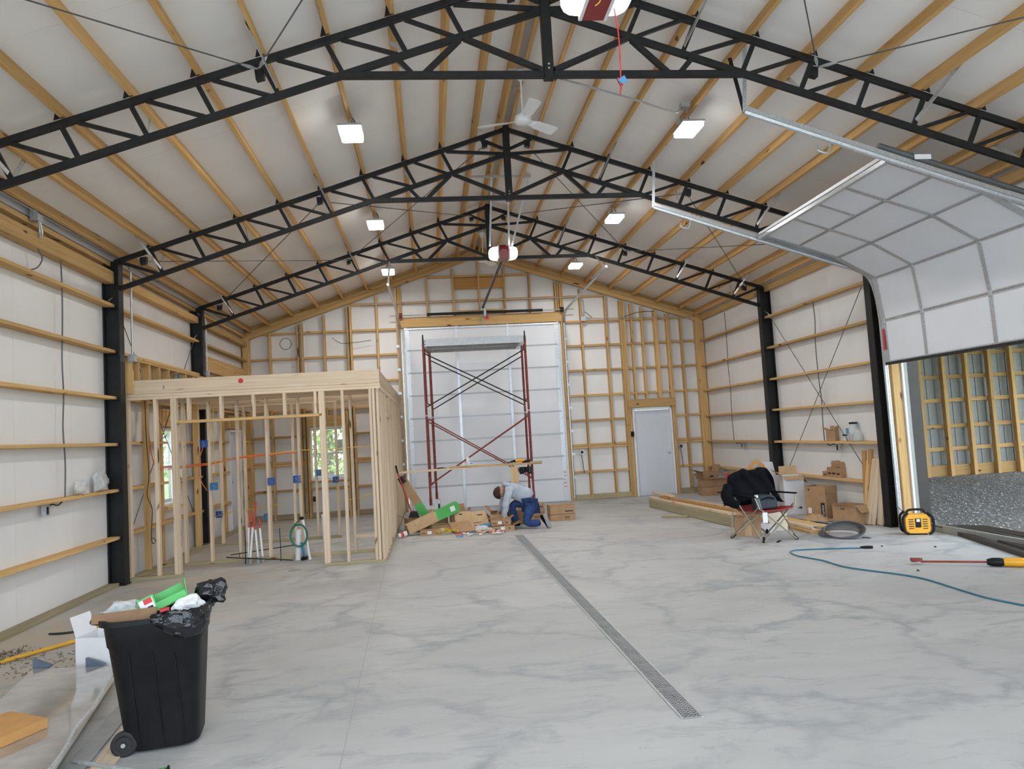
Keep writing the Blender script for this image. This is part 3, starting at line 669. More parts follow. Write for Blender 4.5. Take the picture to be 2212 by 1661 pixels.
def rtrack(y, label):
    t = empty('door_track', (6.5, y, 0), label, 'door track')
    pts = [(6.50, y, .03), (6.49, y, 1.5), (6.475, y, 3.0), (6.44, y, 3.35), (6.36, y, 3.60), (6.20, y, 3.72), (5.9, y, 3.82), (4.7, y, 4.22), (3.24, y, 4.72)]
    tube('track', 'galvanised', [pts[0], pts[1]] + arc(pts[2:7], 5) + pts[7:], .027, t, 6)
    board('track_angle', (6.53, y+.03, .03), (6.505, y+.03, 3.3), .07, .004, 'galvanised', t, up=(0, 1, 0))
    board('track_angle', (6.2, y, 3.76), (3.24, y, 4.765), .004, .06, 'galvanised', t)
    s = -1 if y < 8 else 1
    board('hanger_angle', (3.24, y, 4.72), (3.30, y, 5.45), .04, .005, 'galvanised', t, up=(0, 1, 0))
    if y < 8: board('hanger_angle', (3.24, y, 4.72), (3.14, y+.02, 5.29), .04, .005, 'black_steel', t, up=(0, 1, 0))
    tube('end_hook', 'galvanised', arc([(4.12-.35*(y > 8), y, 4.42+.12*(y > 8)), (4.06-.35*(y > 8), y-.05, 4.28+.12*(y > 8)), (3.95-.35*(y > 8), y-.05, 4.30+.12*(y > 8)), (3.96-.35*(y > 8), y-.02, 4.36+.12*(y > 8))]), .012, t, 6)
rtrack(10.02, 'galvanised curved track along the far side of the half raised door')
rtrack(6.93, 'galvanised sloping track along the near side of the half raised door')
tg = empty('spring_tube', (5.6, 6.93, 4.0), 'dark torsion tube with a small label above the near sloping track', 'door spring')
tube('tube', 'cable_grey', [(4.62, 6.93, 4.36), (6.2, 6.93, 3.84)], .03, tg)
bx('label', 'carton_white', 4.98, 5.16, 6.895, 6.90, 4.20, 4.25, tg)
# jambs of the right opening
tag(board('trim_3', (6.66, 10.10, 0), (6.66, 10.10, 3.2), .13, .10, 'pine', up=(0, 1, 0)), 'pine jamb post at the far side of the right opening', kind='structure')
tag(bx('trim_4', 'paint_white', 6.735, 6.81, 10.03, 10.09, 0, 3.05), 'white jamb face of the right opening', kind='structure')
tag(bx('trim_5', 'brown_steel', 6.815, 6.98, 10.02, 10.20, -.1, 3.6), 'dark brown outer post of the right opening', kind='structure')
tag(bx('trim_6', 'pine', 6.60, 6.73, 6.7, 10.2, 3.05, 3.25), 'pine header over the right opening', kind='structure')
# ------------------------------------------------------------ the framed office
NW = 'pine_new'
def pwall(label, loc):
    return empty('partition_wall', loc, label, 'partition', 'bare stud partitions')
def vstud(t, x, y, z0, z1, m=NW, alongx=True, name='stud'):
    board(name, (x, y, z0), (x, y, z1), .040 if alongx else .089, .089 if alongx else .040, m, t, up=(0, 1, 0))
FY = 10.665
t = pwall('front stud wall of the framed room with a wide doorway', (-2.4, FY, 0))
for x in (-4.10, -3.74, -3.515, -3.475, -1.535, -1.495, -1.23, -.845, -.80, -.745): vstud(t, x, FY, .04, 2.41)
for x in (-3.30, -2.87, -2.44, -2.02, -1.60): vstud(t, x, FY, 2.105, 2.41, name='cripple_stud')
board('header', (-3.455, FY, 2.085), (-1.515, FY, 2.085), .089, .04, 'pine', t)
for z in (2.43, 2.47): board('top_plate', (-4.15, FY, z), (-.70, FY, z), .089, .039, NW, t)
for s, e in ((-4.14, -3.44), (-1.56, -.72)): board('bottom_plate', (s, FY, .02), (e, FY, .02), .095, .04, 'pine_treated', t)
t = pwall('side stud wall of the framed room running back beside the tall door', (-.755, 14, 0))
yy = 10.80
while yy < 17.45:
    if not 12.1 < yy < 12.9: vstud(t, -.755, yy, .04, 2.41, alongx=False)
    yy += .406
for yy in (12.05, 12.95, 17.47): vstud(t, -.755, yy, .04, 2.41, alongx=False)
board('header', (-.755, 12.03, 2.085), (-.755, 12.97, 2.085), .089, .089, NW, t)
for z in (2.43, 2.47): board('top_plate', (-.755, 10.72, z), (-.755, 17.5, z), .089, .039, NW, t)
board('bottom_plate', (-.755, 10.72, .02), (-.755, 17.5, .02), .095, .04, 'pine_treated', t)
bx('switch_box', 'blue_box', -.81, -.76, 11.3, 11.36, 1.15, 1.26, t)
I2 = 11.66
t = pwall('inner stud wall just behind the doorway of the framed room', (-2.4, I2, 0))
for x in (-4.08, -3.70, -3.33, -2.92, -2.49, -2.02, -1.63, -1.235, -.86): vstud(t, x, I2, .04, 2.41)
for z in (2.43, 2.47): board('top_plate', (-4.15, I2, z), (-.80, I2, z), .089, .039, NW, t)
board('bottom_plate', (-4.12, I2, .02), (-.80, I2, .02), .095, .04, 'pine_treated', t)
board('blocking', (-1.22, I2, .25), (-.88, I2, .25), .089, .04, NW, t)
I3 = 13.76
t = pwall('rear inner stud wall of the framed room', (-2.9, I3, 0))
for x in (-4.12, -3.74, -3.33, -2.92, -2.49, -2.10, -1.73): vstud(t, x, I3, .04, 2.41)
for z in (2.43, 2.47): board('top_plate', (-4.15, I3, z), (-1.70, I3, z), .089, .039, NW, t)
board('bottom_plate', (-4.15, I3, .02), (-1.70, I3, .02), .095, .04, 'pine_treated', t)
t = empty('joist_deck', (-2.4, 14, 2.49), 'raw timber joist deck with red paint dot over the framed room', 'joist deck')
board('rim_joist', (-4.13, FY-.03, 2.585), (-.705, FY-.03, 2.585), .04, .19, NW, t)
board('rim_joist', (-.725, 10.66, 2.585), (-.725, 17.5, 2.585), .04, .19, NW, t)
board('rim_joist', (-4.10, 10.66, 2.585), (-4.10, 17.5, 2.585), .04, .19, NW, t)
yy = 11.05
while yy < 17.4: board('joist', (-4.08, yy, 2.585), (-.745, yy, 2.585), .04, .19, NW, t); yy += .406
MB().lathe((-2.59, FY-.052, 2.61), [(.001, 0), (.035, 0), (.03, .002), (.001, .0025)], 14, (0, -1, 0)).build('paint_dot', 'ink_red', t)
text('mark', '2', 'ink', facing((-3.61, FY-.053, 2.57), (1, 0, 0)), .06, t)
t = pwall('pine furring studs rising above the room along the left wall', (-4.13, 12.2, 0))
for yy in (10.58, 10.80, 11.20, 11.60, 12.0, 12.40, 12.80, 13.20, 13.60): board('short_stud', (-4.05, yy, 2.50), (-4.05, yy, 2.95), .12, .04, 'pine', t, up=(0, 1, 0))
for yy in (11.22, 13.5): board('stud', (-4.08, yy, .04), (-4.08, yy, 2.50), .09, .04, 'pine', t, up=(0, 1, 0))
board('top_plate', (-4.05, 10.55, 2.97), (-4.05, 13.85, 2.97), .13, .04, 'pine', t)
board('bottom_plate', (-4.05, 10.75, .02), (-4.05, 17.4, .02), .13, .04, 'pine_treated', t)

# wiring in the frame
def wire(name, m, pts, label, cat='cable', r=.006, grp=None): return tag(MB().tube(arc(pts, 6), r, 6).build(name, m, smooth=True), label, cat, grp)
for k in range(3):
    j = .02*k
    wire('orange_cable', 'cable_orange', [(-4.06, 11.22+j, 2.42), (-4.05, 11.25+j, 1.85), (-4.05, 11.45, 1.55-j), (-4.02, 11.66, 1.47-j), (-3.34, 11.655, 1.49-j*.6), (-2.9, 11.66, 1.53+j*.5), (-2.5, 11.66, 1.555+j*.4), (-2.02, 11.66, 1.57)],
         'orange cable in the bundle threaded through the inner studs', grp='orange cables')
wire('orange_cable', 'cable_orange', [(-3.39, 11.58, 1.76), (-3.46, 11.56, 1.5), (-3.44, 11.56, 1.25), (-3.36, 11.58, 1.08)], 'orange cable loop hanging below the dark blue box')
wire('yellow_cable', 'cable_yellow', [(-2.49, 11.66, 1.57), (-2.02, 11.66, 1.60), (-1.63, 11.655, 1.59), (-1.235, 11.66, 1.60), (-.86, 11.66, 1.60)], 'yellow cable continuing right from the orange bundle')
wire('yellow_cable', 'cable_yellow', [(-1.72, 13.70, 1.1), (-1.72, 13.66, .72), (-1.6, 13.66, .66), (-1.3, 13.6, .70), (-.86, 13.6, .80)], 'yellow cable drooping low across the right bay of the room')
wire('yellow_cable', 'cable_yellow', [(-3.24, 11.6, 2.4), (-3.26, 11.6, 1.8), (-3.23, 11.6, 1.5), (-3.26, 11.6, 1.2)], 'yellow cable dropping to the pale blue box')
wire('yellow_cable', 'cable_yellow', [(-3.95, 13.7, .50), (-3.5, 13.7, .58), (-3.0, 13.7, .62), (-2.75, 13.7, .66)], 'yellow cable strung low between the rear studs')
wire('black_cable', 'cable_black', [(-4.0, 11.0, 2.45), (-4.0, 11.02, 1.9), (-3.98, 11.03, 1.4), (-4.0, 11.0, 1.1), (-3.96, 11.06, .9), (-3.98, 11.06, .55), (-3.98, 11.1, .42), (-3.95, 11.14, .45), (-3.97, 11.08, .5)], 'black cable hanging beside the left end of the front wall')
def ebox(x, y, z, m, label):
    t = empty('outlet_box', (x, y, z-.05), label, 'outlet box', 'electrical boxes')
    b = MB(); w, h, d = .05, .055, .06
    b.box(x-w, x-w+.004, y-d, y, z-h, z+h); b.box(x+w-.004, x+w, y-d, y, z-h, z+h); b.box(x-w, x+w, y-d, y, z-h, z-h+.004); b.box(x-w, x+w, y-d, y, z+h-.004, z+h); b.box(x-w, x+w, y-.004, y, z-h, z+h)
    b.build('shell', m, t)
    tube('wire_tail', 'cable_yellow', arc([(x-.02, y-.02, z+.03), (x, y-.04, z), (x+.015, y-.02, z-.03)]), .004, t, 5)
for x, y, z, m, l in ((-3.39, 11.62, 1.78, 'blue_box', 'dark blue box high on the left inner stud'), (-3.26, 11.62, 1.14, 'ink_blue', 'pale blue box below the yellow drop cable'), (-2.43, 11.62, 1.16, 'blue_box', 'blue box on the third inner stud'),
                      (-2.06, 11.62, 1.17, 'blue_box', 'blue box on the fourth inner stud'), (-2.04, 13.72, 1.17, 'ink_blue', 'pale blue box in front of the back window'), (-1.75, 13.70, 1.03, 'blue_box', 'blue box on the right rear stud'),
                      (-2.97, 13.72, .45, 'ink_blue', 'pale blue box low between the rear studs'), (-3.78, 13.72, .55, 'blue_box', 'blue box low beside the white left door'), (-4.0, 12.40, 2.86, 'ink_blue', 'blue box on the furring studs above the room'),
                      (-2.72, 17.55, .44, 'black_plastic', 'black box low on the back wall beside the window')): ebox(x, y, z, m, l)
t = empty('wall_vent', (-2.1, 17.66, 1.5), 'small dark slatted hood outside the back window', 'vent')
bx('body', 'brown_steel', -2.22, -1.99, 17.72, 17.80, 1.50, 1.76, t)
for i in range(5): bx('slat', 'pine_treated', -2.215, -1.995, 17.705, 17.72, 1.515+i*.048, 1.545+i*.048, t)

# plumbing stubs in the doorway
def stub(x, y, xt, zt, label, red=None):
    t = empty('pipe_stub', (x, y, 0), label, 'pipe', 'white pipe stubs in the slab')
    tube('sleeve', 'pvc', [(x, y, .09), (xt, y, zt)], .0155, t, 10); tube('foam_collar', 'stone_grey', [(x, y, 0), (x, y, .09)], .024, t, 10)
    if red: tube('red_tube', 'pex_red', arc([(xt, y, zt-.02), ((xt+red[0])/2+.01, y, (zt+red[1])/2), (red[0], y, red[1])]), .011, t, 8)
stub(-2.755, 11.40, -2.74, .52, 'leftmost white pipe stub with red tube', (-2.732, .77)); stub(-2.72, 11.36, -2.672, .525, 'second white pipe stub leaning right with red tube', (-2.617, .89))
stub(-2.62, 11.40, -2.645, .48, 'third white pipe stub leaning left with red tube', (-2.684, .67)); stub(-2.555, 11.40, -2.582, .50, 'rightmost white pipe stub with short red tube', (-2.59, .63))
tag(tube('steel_stake', 'black_steel', [(-2.79, 11.36, 0), (-2.782, 11.36, .50)], .007), 'black steel stake left of the white pipe stubs', 'stake')
tag(tube('steel_stake', 'black_steel', [(-2.29, 11.38, 0), (-2.295, 11.38, .48)], .006), 'thin black stake standing between the pipe stubs', 'stake')
tag(tube('rebar', 'black_steel', [(-3.03, 11.50, .13), (-2.12, 11.9, .16)], .007), 'black bar tied across behind the pipe stubs', 'bar')
tag(tube('rebar', 'black_steel', [(-3.05, 11.33, .12), (-2.11, 11.34, .01)], .008), 'black bar resting low across the pipe stubs', 'bar')
t = empty('drain_pipe', (-2.06, 11.42, 0), 'thick white capped drain pipe in the doorway', 'pipe')
tube('pipe', 'pvc', [(-2.055, 11.42, 0), (-2.035, 11.42, .40)], .042, t, 16); MB().lathe((-2.034, 11.42, .40), [(.046, -.03), (.046, .02), (.03, .035), (.001, .04)], 16).build('cap', 'pvc', t, smooth=True)
t = empty('vent_pipe', (-1.88, 11.38, 0), 'thin white pipe leaning beside the green hose coil', 'pipe')
tube('pipe', 'pvc', [(-1.875, 11.36, 0), (-1.955, 11.36, .58)], .019, t, 10); tube('clamp', 'black_plastic', [(-2.0, 11.36, .60), (-1.945, 11.36, .61)], .022, t)
t = empty('water_pipe', (-1.945, 11.33, 0), 'short blue water pipe with black valve', 'pipe')
tube('pipe', 'blue_pipe', [(-1.94, 11.33, .05), (-1.98, 11.33, .26)], .02, t, 10); tube('valve', 'black_plastic', [(-1.99, 11.32, .02), (-1.90, 11.32, .035)], .024, t); tube('valve_handle', 'black_plastic', [(-1.95, 11.30, .03), (-1.95, 11.27, .06)], .012, t)
t = empty('hose_coil', (-2.0, 11.31, .2), 'green hose coiled around the pipes in the doorway', 'hose')
for k in range(2): MB().tube([(-2.01+math.cos(a*math.pi/18)*(.125-k*.013), 11.30+.01*k, .365+math.sin(a*math.pi/18)*(.165-k*.012)) for a in range(37)], .0095, 8).build('loop', 'hose_green', t, smooth=True)
tube('tail', 'cable_black', arc([(-2.09, 11.30, .49), (-2.03, 11.31, .56), (-1.97, 11.34, .60)]), .007, t)
t = empty('cleanout_pipe', (-1.98, 13.68, 0), 'white capped pipe standing by the rear studs', 'pipe')
tube('pipe', 'pvc', [(-1.99, 13.62, 0), (-1.995, 13.62, .42)], .026, t, 12); MB().lathe((-1.995, 13.62, .42), [(.032, -.04), (.032, .02), (.001, .025)], 12).build('cap', 'pvc', t)
tag(MB().lathe((-1.93, 10.45, .001), [(.001, 0), (.085, 0), (.085, .004), (.07, .006), (.001, .006)], 20).build('floor_cleanout', 'stone_grey'), 'round grey cleanout cover in the slab before the doorway', 'drain cover')

# conduits and boxes on the walls
t = empty('conduit_run', (-4.16, 8, 4.3), 'three galvanised conduits along the left eave with a drop elbow', 'conduit')
for k in range(3): tube('conduit', 'galvanised', [(-4.09+.0*k, Y0, 4.33-.0*k+.035*k), (-4.09, 10.2, 4.325+.035*k)], .013, t)
tube('conduit', 'galvanised', arc([(-4.09, 10.2, 4.36), (-4.06, 10.5, 4.33), (-4.0, 10.56, 4.22), (-3.985, 10.56, 4.05), (-3.985, 10.56, 3.02)], 5), .014, t)
bx('junction_box', 'galvanised', -4.03, -3.94, 10.52, 10.60, 2.93, 3.03, t)
bx('pull_box', 'galvanised', -4.14, -4.06, 8.30, 8.42, 4.23, 4.33, t)
for dx in (0, .035): tube('flex_whip', 'galvanised', arc([(-4.08, 8.36+dx, 4.23), (-4.07, 8.36+dx*1.5, 4.12), (-4.09, 8.40+dx, 4.06)]), .009, t)
tube('flex_tail', 'cable_grey', arc([(-4.13, 8.43, 3.95), (-4.10, 8.46, 3.85), (-4.12, 8.40, 3.74), (-4.16, 8.28, 3.68)]), .007, t)
t = empty('conduit_run', (-4.05, 14.1, 3.1), 'single conduit dropping beside the farther left column', 'conduit')
tube('conduit', 'galvanised', arc([(-4.10, 13.9, 4.15), (-4.06, 14.07, 4.1), (-4.03, 14.1, 4.0), (-4.03, 14.1, 3.12)], 5), .013, t); bx('junction_box', 'galvanised', -4.07, -3.99, 14.06, 14.14, 3.04, 3.13, t)
def drop(x, s, y, z0, z1, label, zb):
    t = empty('cable_drop', (x, y, z1), label, 'cable', 'grey cable drops')
    n = 7; tube('cable', 'cable_grey', arc([(x, y+random.uniform(-.03, .03)*(0 < i < n), z0+(z1-z0)*i/n) for i in range(n+1)], 4), .0085, t)
    bx('outlet_box', 'galvanised', min(x-s*.05, x), max(x-s*.05, x), y-.42, y-.34, zb-.06, zb+.05, t)
    bx('outlet_face', 'black_plastic', min(x-s*.005, x+s*.003), max(x-s*.005, x+s*.003), y-.41, y-.37, zb-.045, zb+.035, t)
    tube('cable_tail', 'cable_black', arc([(x-s*.02, y, zb+.075), (x-s*.02, y-.12, zb+.03), (x-s*.02, y-.25, zb+.05), (x-s*.02, y-.35, zb+.03)]), .008, t)
drop(-4.16, 1, 9.0, 3.97, 1.24, 'grey cable drop with outlet box on the near left wall', 1.135)
drop(6.64, -1, 12.15, 3.64, 1.24, 'grey cable drop with outlet box on the right wall by the cross bracing', 1.135)
drop(6.64, -1, 16.0, 4.1, 1.24, 'grey cable drop with outlet box near the right rear corner', 1.135)
t = empty('conduit_run', (5, 17.5, 4.3), 'grey conduit across the back wall right of the tall door', 'conduit')
tube('conduit', 'galvanised', [(-1.5, 17.52, 4.86), (3.72, 17.52, 4.85)], .011, t)
tube('conduit', 'galvanised', arc([(3.70, 17.52, 4.84), (3.76, 17.52, 4.78), (3.76, 17.52, 4.6), (3.74, 17.52, 4.36)]), .011, t)
tube('conduit', 'galvanised', [(3.74, 17.52, 4.325), (6.5, 17.52, 4.255)], .010, t); bx('junction_box', 'galvanised', 3.68, 3.79, 17.48, 17.55, 4.26, 4.37, t)
tube('loose_cable', 'cable_black', arc([(3.78, 17.5, 4.48), (3.84, 17.49, 4.44), (3.95, 17.5, 4.33)]), .007, t); tube('loose_cable', 'cable_black', arc([(4.75, 17.5, 4.33), (5.1, 17.49, 4.42), (5.5, 17.5, 4.43)]), .007, t)
t = empty('conduit_run', (2.2, 7.5, 5.2), 'thin conduit sloping from the near truss to the right lights', 'conduit')
tube('conduit', 'galvanised', arc([(1.38, 6.78, 5.0), (2.3, 7.6, 5.18), (2.86, 8.1, 5.27), (3.02, 8.2, 5.29), (3.15, 8.35, 5.42)], 6), .011, t); bx('junction_box', 'galvanised', 3.12, 3.22, 8.30, 8.40, 5.40, 5.46, t)
for x, l in ((-.80, 'left'), (3.32, 'right')): tag(tube('light_conduit', 'cable_grey', [(x, 3.5, 5.47), (x, 16.2, 5.47)], .010), 'dark conduit along the purlin of the %s lights' % l, 'conduit')
for x, z, l in ((3.50, 1.13, 'small outlet on the back wall right of the tall door'), (5.93, 1.13, 'small outlet right of the pale grey door')):
    t = empty('outlet', (x, 17.5, z), l, 'outlet'); bx('box', 'galvanised', x-.04, x+.04, 17.51, 17.56, z-.05, z+.05, t); bx('face', 'black_plastic', x-.025, x+.03, 17.505, 17.51, z-.03, z+.035, t); tube('cable', 'cable_black', arc([(x-.01, 17.53, z-.05), (x+.01, 17.52, z-.25), (x+.03, 17.53, z-.5)]), .008, t)
tag(MB().box(4.725, 4.79, 17.48, 17.54, 1.43, 1.55).build('keypad', 'black_plastic'), 'black keypad left of the pale grey door', 'keypad')
if True:
    t = empty('cable_ring', (-3.2, 17.5, 4.1), 'loose black cable loop on the back wall above the framed room', 'cable')
    MB().tube([(-3.25+math.cos(a*math.pi/12)*.13, 17.53, 4.02+math.sin(a*math.pi/12)*.13) for a in range(25)], .006, 6).build('loop', 'cable_black', t, smooth=True)
    tube('tail', 'cable_black', arc([(-2.2, 17.52, 4.12), (-2.0, 17.51, 3.98), (-1.7, 17.51, 3.98), (-1.3, 17.52, 4.02)]), .006, t)

# ------------------------------------------------------------ floor drain
t = empty('floor_drain', (1.34, 8.3, 0), 'long narrow perforated trench drain across the slab', 'drain')
dl = lambda y: 1.325 + (12.3-y)*(1.39-1.325)/8.06      # centre line leans very slightly
A, Bq = V((dl(12.3), 12.3, 0)), V((dl(4.24), 4.24, 0)); ud = (Bq-A).normalized(); LD = (Bq-A).length
MB().bar(A+V((0, 0, .0012)), Bq+V((0, 0, .0012)), .125, .002).build('slot_shade', 'ink', t)  # flat near-black strip stands in for the shade below the grate holes
for s in (-1, 1): board('rail', A+V((s*.060, 0, .003)), Bq+V((s*.060, 0, .003)), .014, .006, 'galvanised', t)
n = 16; seg = LD/n
for i in range(n):
    g = MB(); p0 = A+ud*(seg*i+.004); L_ = seg-.008; nb = 18
    for sx in (-.0505, -.0265, 0, .0265, .0505): g.bar(p0+V((sx, 0, .004)), p0+ud*L_+V((sx, 0, .004)), .0075, .004)
    for k in range(nb+1): 
        c = p0+ud*(L_*k/nb); g.bar(c+V((-.052, 0, .004)), c+V((.052, 0, .004)), .009, .004)
    g.build('grate', 'stone_grey', t)

# ------------------------------------------------------------ scaffold
t = empty('scaffold', (1.0, 16.1, 0), 'rusty red rolling scaffold tower before the closed tall door', 'scaffold')
NL, NR, FL, FR = V((-.10, 15.4, 0)), V((2.015, 15.4, 0)), V((.03, 16.9, 0)), V((2.125, 16.9, 0))
zz = lambda v, z: V((v.x, v.y, z))
for a, b in ((NL, FL), (NR, FR)):
    for z0, z1 in ((.45, 2.12), (2.14, 3.60)):
        fr = empty('frame', zz(a, z0)); par(fr, t)
        for v in (a, b): tube('leg', 'red_paint', [zz(v, z0), zz(v, z1)], .024, fr, 10)
        for f in (.16, .84): tube('ladder_post', 'red_paint', [zz(a.lerp(b, f), z0+.25), zz(a.lerp(b, f), z1-.06)], .016, fr, 8)
        tube('top_bar', 'red_paint', [zz(a, z1-.06), zz(b, z1-.06)], .022, fr, 8); tube('mid_bar', 'red_paint', [zz(a, z0+.25), zz(b, z0+.25)], .018, fr, 8)
        for k in range(1, 4):
            zr = z0+.25+k*.3
            tube('rung', 'red_paint', [zz(a, zr), zz(a.lerp(b, .16), zr)], .012, fr, 6); tube('rung', 'red_paint', [zz(b, zr), zz(a.lerp(b, .84), zr)], .012, fr, 6)
    for v in (a, b):
        tube('coupling_pin', 'dark_rubber', [zz(v, 3.60), zz(v, 3.80)], [.02, .012], t, 8); tube('caster_stem', 'red_paint', [zz(v, .30), zz(v, .47)], .03, t, 8)
        c = V((v.x+.04, v.y, .10)); cs = empty('caster', c); par(cs, t)
        MB().lathe(c+V((-.02, 0, 0)), [(.03, 0), (.095, 0), (.10, .01), (.10, .03), (.095, .04), (.03, .04)], 20, (1, 0, 0)).build('wheel', 'dark_rubber', cs, smooth=True)
        MB().box(c.x-.035, c.x-.025, c.y-.03, c.y+.03, c.z-.02, c.z+.20).box(c.x+.025, c.x+.035, c.y-.03, c.y+.03, c.z-.02, c.z+.20).box(c.x-.07, c.x+.035, c.y-.05, c.y+.05, c.z+.19, c.z+.21).build('fork', 'galvanised', cs)
for a, b in ((NL, NR), (FL, FR)):
    for (z0, z1) in ((2.30, 3.42), (.72, 2.02)):
        for p, q in ((zz(a, z0), zz(b, z1)), (zz(a, z1), zz(b, z0))): tube('cross_brace', 'dark_rubber' if z0 > 2 else 'red_paint', [p, q], .0125, t, 8)
dk = empty('work_deck', (1, 15.5, 3.6)); par(dk, t)
for k in range(2):
    y0 = 15.42+k*.62
    board('side_rail', (-.10, y0, 3.63), (2.05, y0, 3.63), .03, .15, 'aluminium', dk); board('side_rail', (-.10, y0+.56, 3.63), (2.05, y0+.56, 3.63), .03, .15, 'aluminium', dk)
    bx('platform', 'osb', -.08, 2.03, y0+.02, y0+.54, 3.685, 3.70, dk)
    for x in (.1, .6, 1.1, 1.6, 1.95): bx('cross_rib', 'aluminium', x-.02, x+.02, y0, y0+.56, 3.60, 3.63, dk)
for x in (-.06, 2.0): 
    for z in (3.60, 3.66): bx('rail_bolt', 'ink', x-.01, x+.01, 15.398, 15.404, z-.01, z+.01, dk)
# bench board laid through the scaffold
t = empty('bench_board', (.7, 15.3, 1.0), 'long pine board laid across the scaffold at waist height', 'board')
board('board', (-.75, 15.28, 1.010), (.72, 15.28, 1.03), .14, .038, 'pine_new', t); board('board', (.30, 15.28, 1.055), (2.19, 15.28, 1.035), .14, .038, 'pine', t)
board('sawn_end', (1.95, 15.2, 1.06), (2.2, 15.2, 1.06), .05, .04, 'pine_treated', t)
tag(board('chipboard_strip', (1.625, 15.25, .05), (1.625, 15.25, 1.0), .145, .02, 'osb', up=(0, 1, 0)), 'upright chipboard strip hanging behind the kneeling person', 'board')
t = empty('cordless_drill', (1.7, 15.27, 1.06), 'black and yellow cordless drill lying on the bench board', 'drill')
tube('body', 'yellow_plastic', [(1.66, 15.27, 1.105), (1.84, 15.27, 1.115)], .035, t, 12); tube('chuck', 'black_plastic', [(1.56, 15.27, 1.10), (1.66, 15.27, 1.105)], [.015, .03], t, 12)
tube('grip', 'black_plastic', [(1.80, 15.27, 1.09), (1.90, 15.30, 1.075)], .026, t, 10); bx('battery', 'black_plastic', 1.87, 1.97, 15.24, 15.33, 1.055, 1.115, t)
tag(MB().box(1.50, 1.60, 15.2, 15.26, 1.075, 1.10).build('chisel_case', 'black_plastic'), 'slim black tool lying left of the drill', 'tool')
t = empty('paper_box', (.73, 15.28, 1.05), 'small white carton standing on the bench board', 'box'); bx('body', 'carton_white', .70, .81, 15.24, 15.33, 1.077, 1.14, t); bx('print', 'ink_blue', .73, .78, 15.238, 15.24, 1.095, 1.12, t)
t = empty('spray_can', (.68, 15.3, 1.05), 'small pale can behind the white carton', 'can'); MB().lathe((.69, 15.36, 1.077), [(.001, 0), (.035, 0), (.035, .14), (.02, .16), (.001, .17)], 14).build('can', 'carton_white', t, smooth=True)
t = empty('pliers', (.15, 15.25, 1.03), 'black pliers lying on the left half of the bench board', 'pliers')
tube('handle', 'black_plastic', arc([(.06, 15.23, 1.05), (.12, 15.25, 1.055), (.2, 15.26, 1.055)]), .01, t); tube('handle', 'black_plastic', arc([(.06, 15.30, 1.05), (.12, 15.28, 1.055), (.2, 15.26, 1.055)]), .01, t); tube('jaw', 'stone_grey', [(.2, 15.26, 1.055), (.27, 15.26, 1.055)], [.014, .005], t)
b = MB(); rd = random.Random(3); n = 10
b.add([(1.72+.25*i/n, 15.19-.02*math.sin(i*1.3), .98-.13*j/4-.02*math.sin(i*.9)*j/4) for j in range(5) for i in range(n+1)], [(j*(n+1)+i, j*(n+1)+i+1, (j+1)*(n+1)+i+1, (j+1)*(n+1)+i) for j in range(4) for i in range(n)])
o = tag(b.build('plastic_bag', 'trash_liner', smooth=True), 'black plastic bag hanging from the bench board', 'bag'); md = o.modifiers.new('thick', 'SOLIDIFY'); md.thickness = .006
# ------------------------------------------------------------ cartons
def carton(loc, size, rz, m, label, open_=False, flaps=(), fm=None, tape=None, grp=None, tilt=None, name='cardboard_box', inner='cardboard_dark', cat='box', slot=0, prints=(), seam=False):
    """corrugated box: floor and four walls, flaps as (side, angle from level), prints as (face, u, v, w, h, material)"""
    w, d, h = size
    t = empty(name, loc, label, cat, grp, rz=rz)
    if tilt: 
        M = WM[t.name] @ Matrix.Rotation(tilt[1], 4, tilt[0]); t.matrix_basis = M; WM[t.name] = M.copy()
    M = WM[t.name]; k = .006
    b = MB(); b.box(-w/2, w/2, -d/2, d/2, 0, k)
    b.box(-w/2, w/2, -d/2, -d/2+k, k, h); b.box(-w/2, w/2, d/2-k, d/2, k, h); b.box(-w/2, -w/2+k, -d/2+k, d/2-k, k, h); b.box(w/2-k, w/2, -d/2+k, d/2-k, k, h)
    if not open_: b.box(-w/2, w/2, -d/2, d/2, h-k, h)
    b.build('body', m, t, M=M)
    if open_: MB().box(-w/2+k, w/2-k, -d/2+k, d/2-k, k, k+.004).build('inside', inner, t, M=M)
    for side, ang, ln in flaps:
        a = R(ang); o = V((0, 0, h))
        ex, L_ = {'f': (V((0, -1, 0)), w), 'b': (V((0, 1, 0)), w), 'l': (V((-1, 0, 0)), d), 'r': (V((1, 0, 0)), d)}[side]
        al = V((1, 0, 0)) if side in 'fb' else V((0, 1, 0))
        base = ex*((d if side in 'fb' else w)/2)+o; dirv = ex*math.cos(a)+V((0, 0, math.sin(a))); nn = al.cross(dirv).normalized()*.004
        p = [base-al*L_*.48, base+al*L_*.48, base+al*L_*.44+dirv*ln, base-al*L_*.44+dirv*ln]
        MB().prism(p, nn).build('flap', fm or m, t, M=M)
    if tape: MB().box(-tape/2, tape/2, -d/2-.0012, -d/2, h*.0, h).build('tape', 'cardboard_light', t, M=M)
    if seam: MB().box(-w/2-.001, w/2+.001, -d/2-.001, d/2+.001, h*.42, h*.46).build('seam', 'ink', t, M=M)
    for f, u, v, pw, ph, pm in prints:
        q = MB()
        if f == 'f': q.box(u-pw/2, u+pw/2, -d/2-.0015, -d/2, v, v+ph)
        elif f == 'r': q.box(w/2, w/2+.0015, u-pw/2, u+pw/2, v, v+ph)
        elif f == 'l': q.box(-w/2-.0015, -w/2, u-pw/2, u+pw/2, v, v+ph)
        elif f == 't': q.box(u-pw/2, u+pw/2, v, v+ph, h, h+.0015)
        q.build('print', pm, t, M=M)
    return t
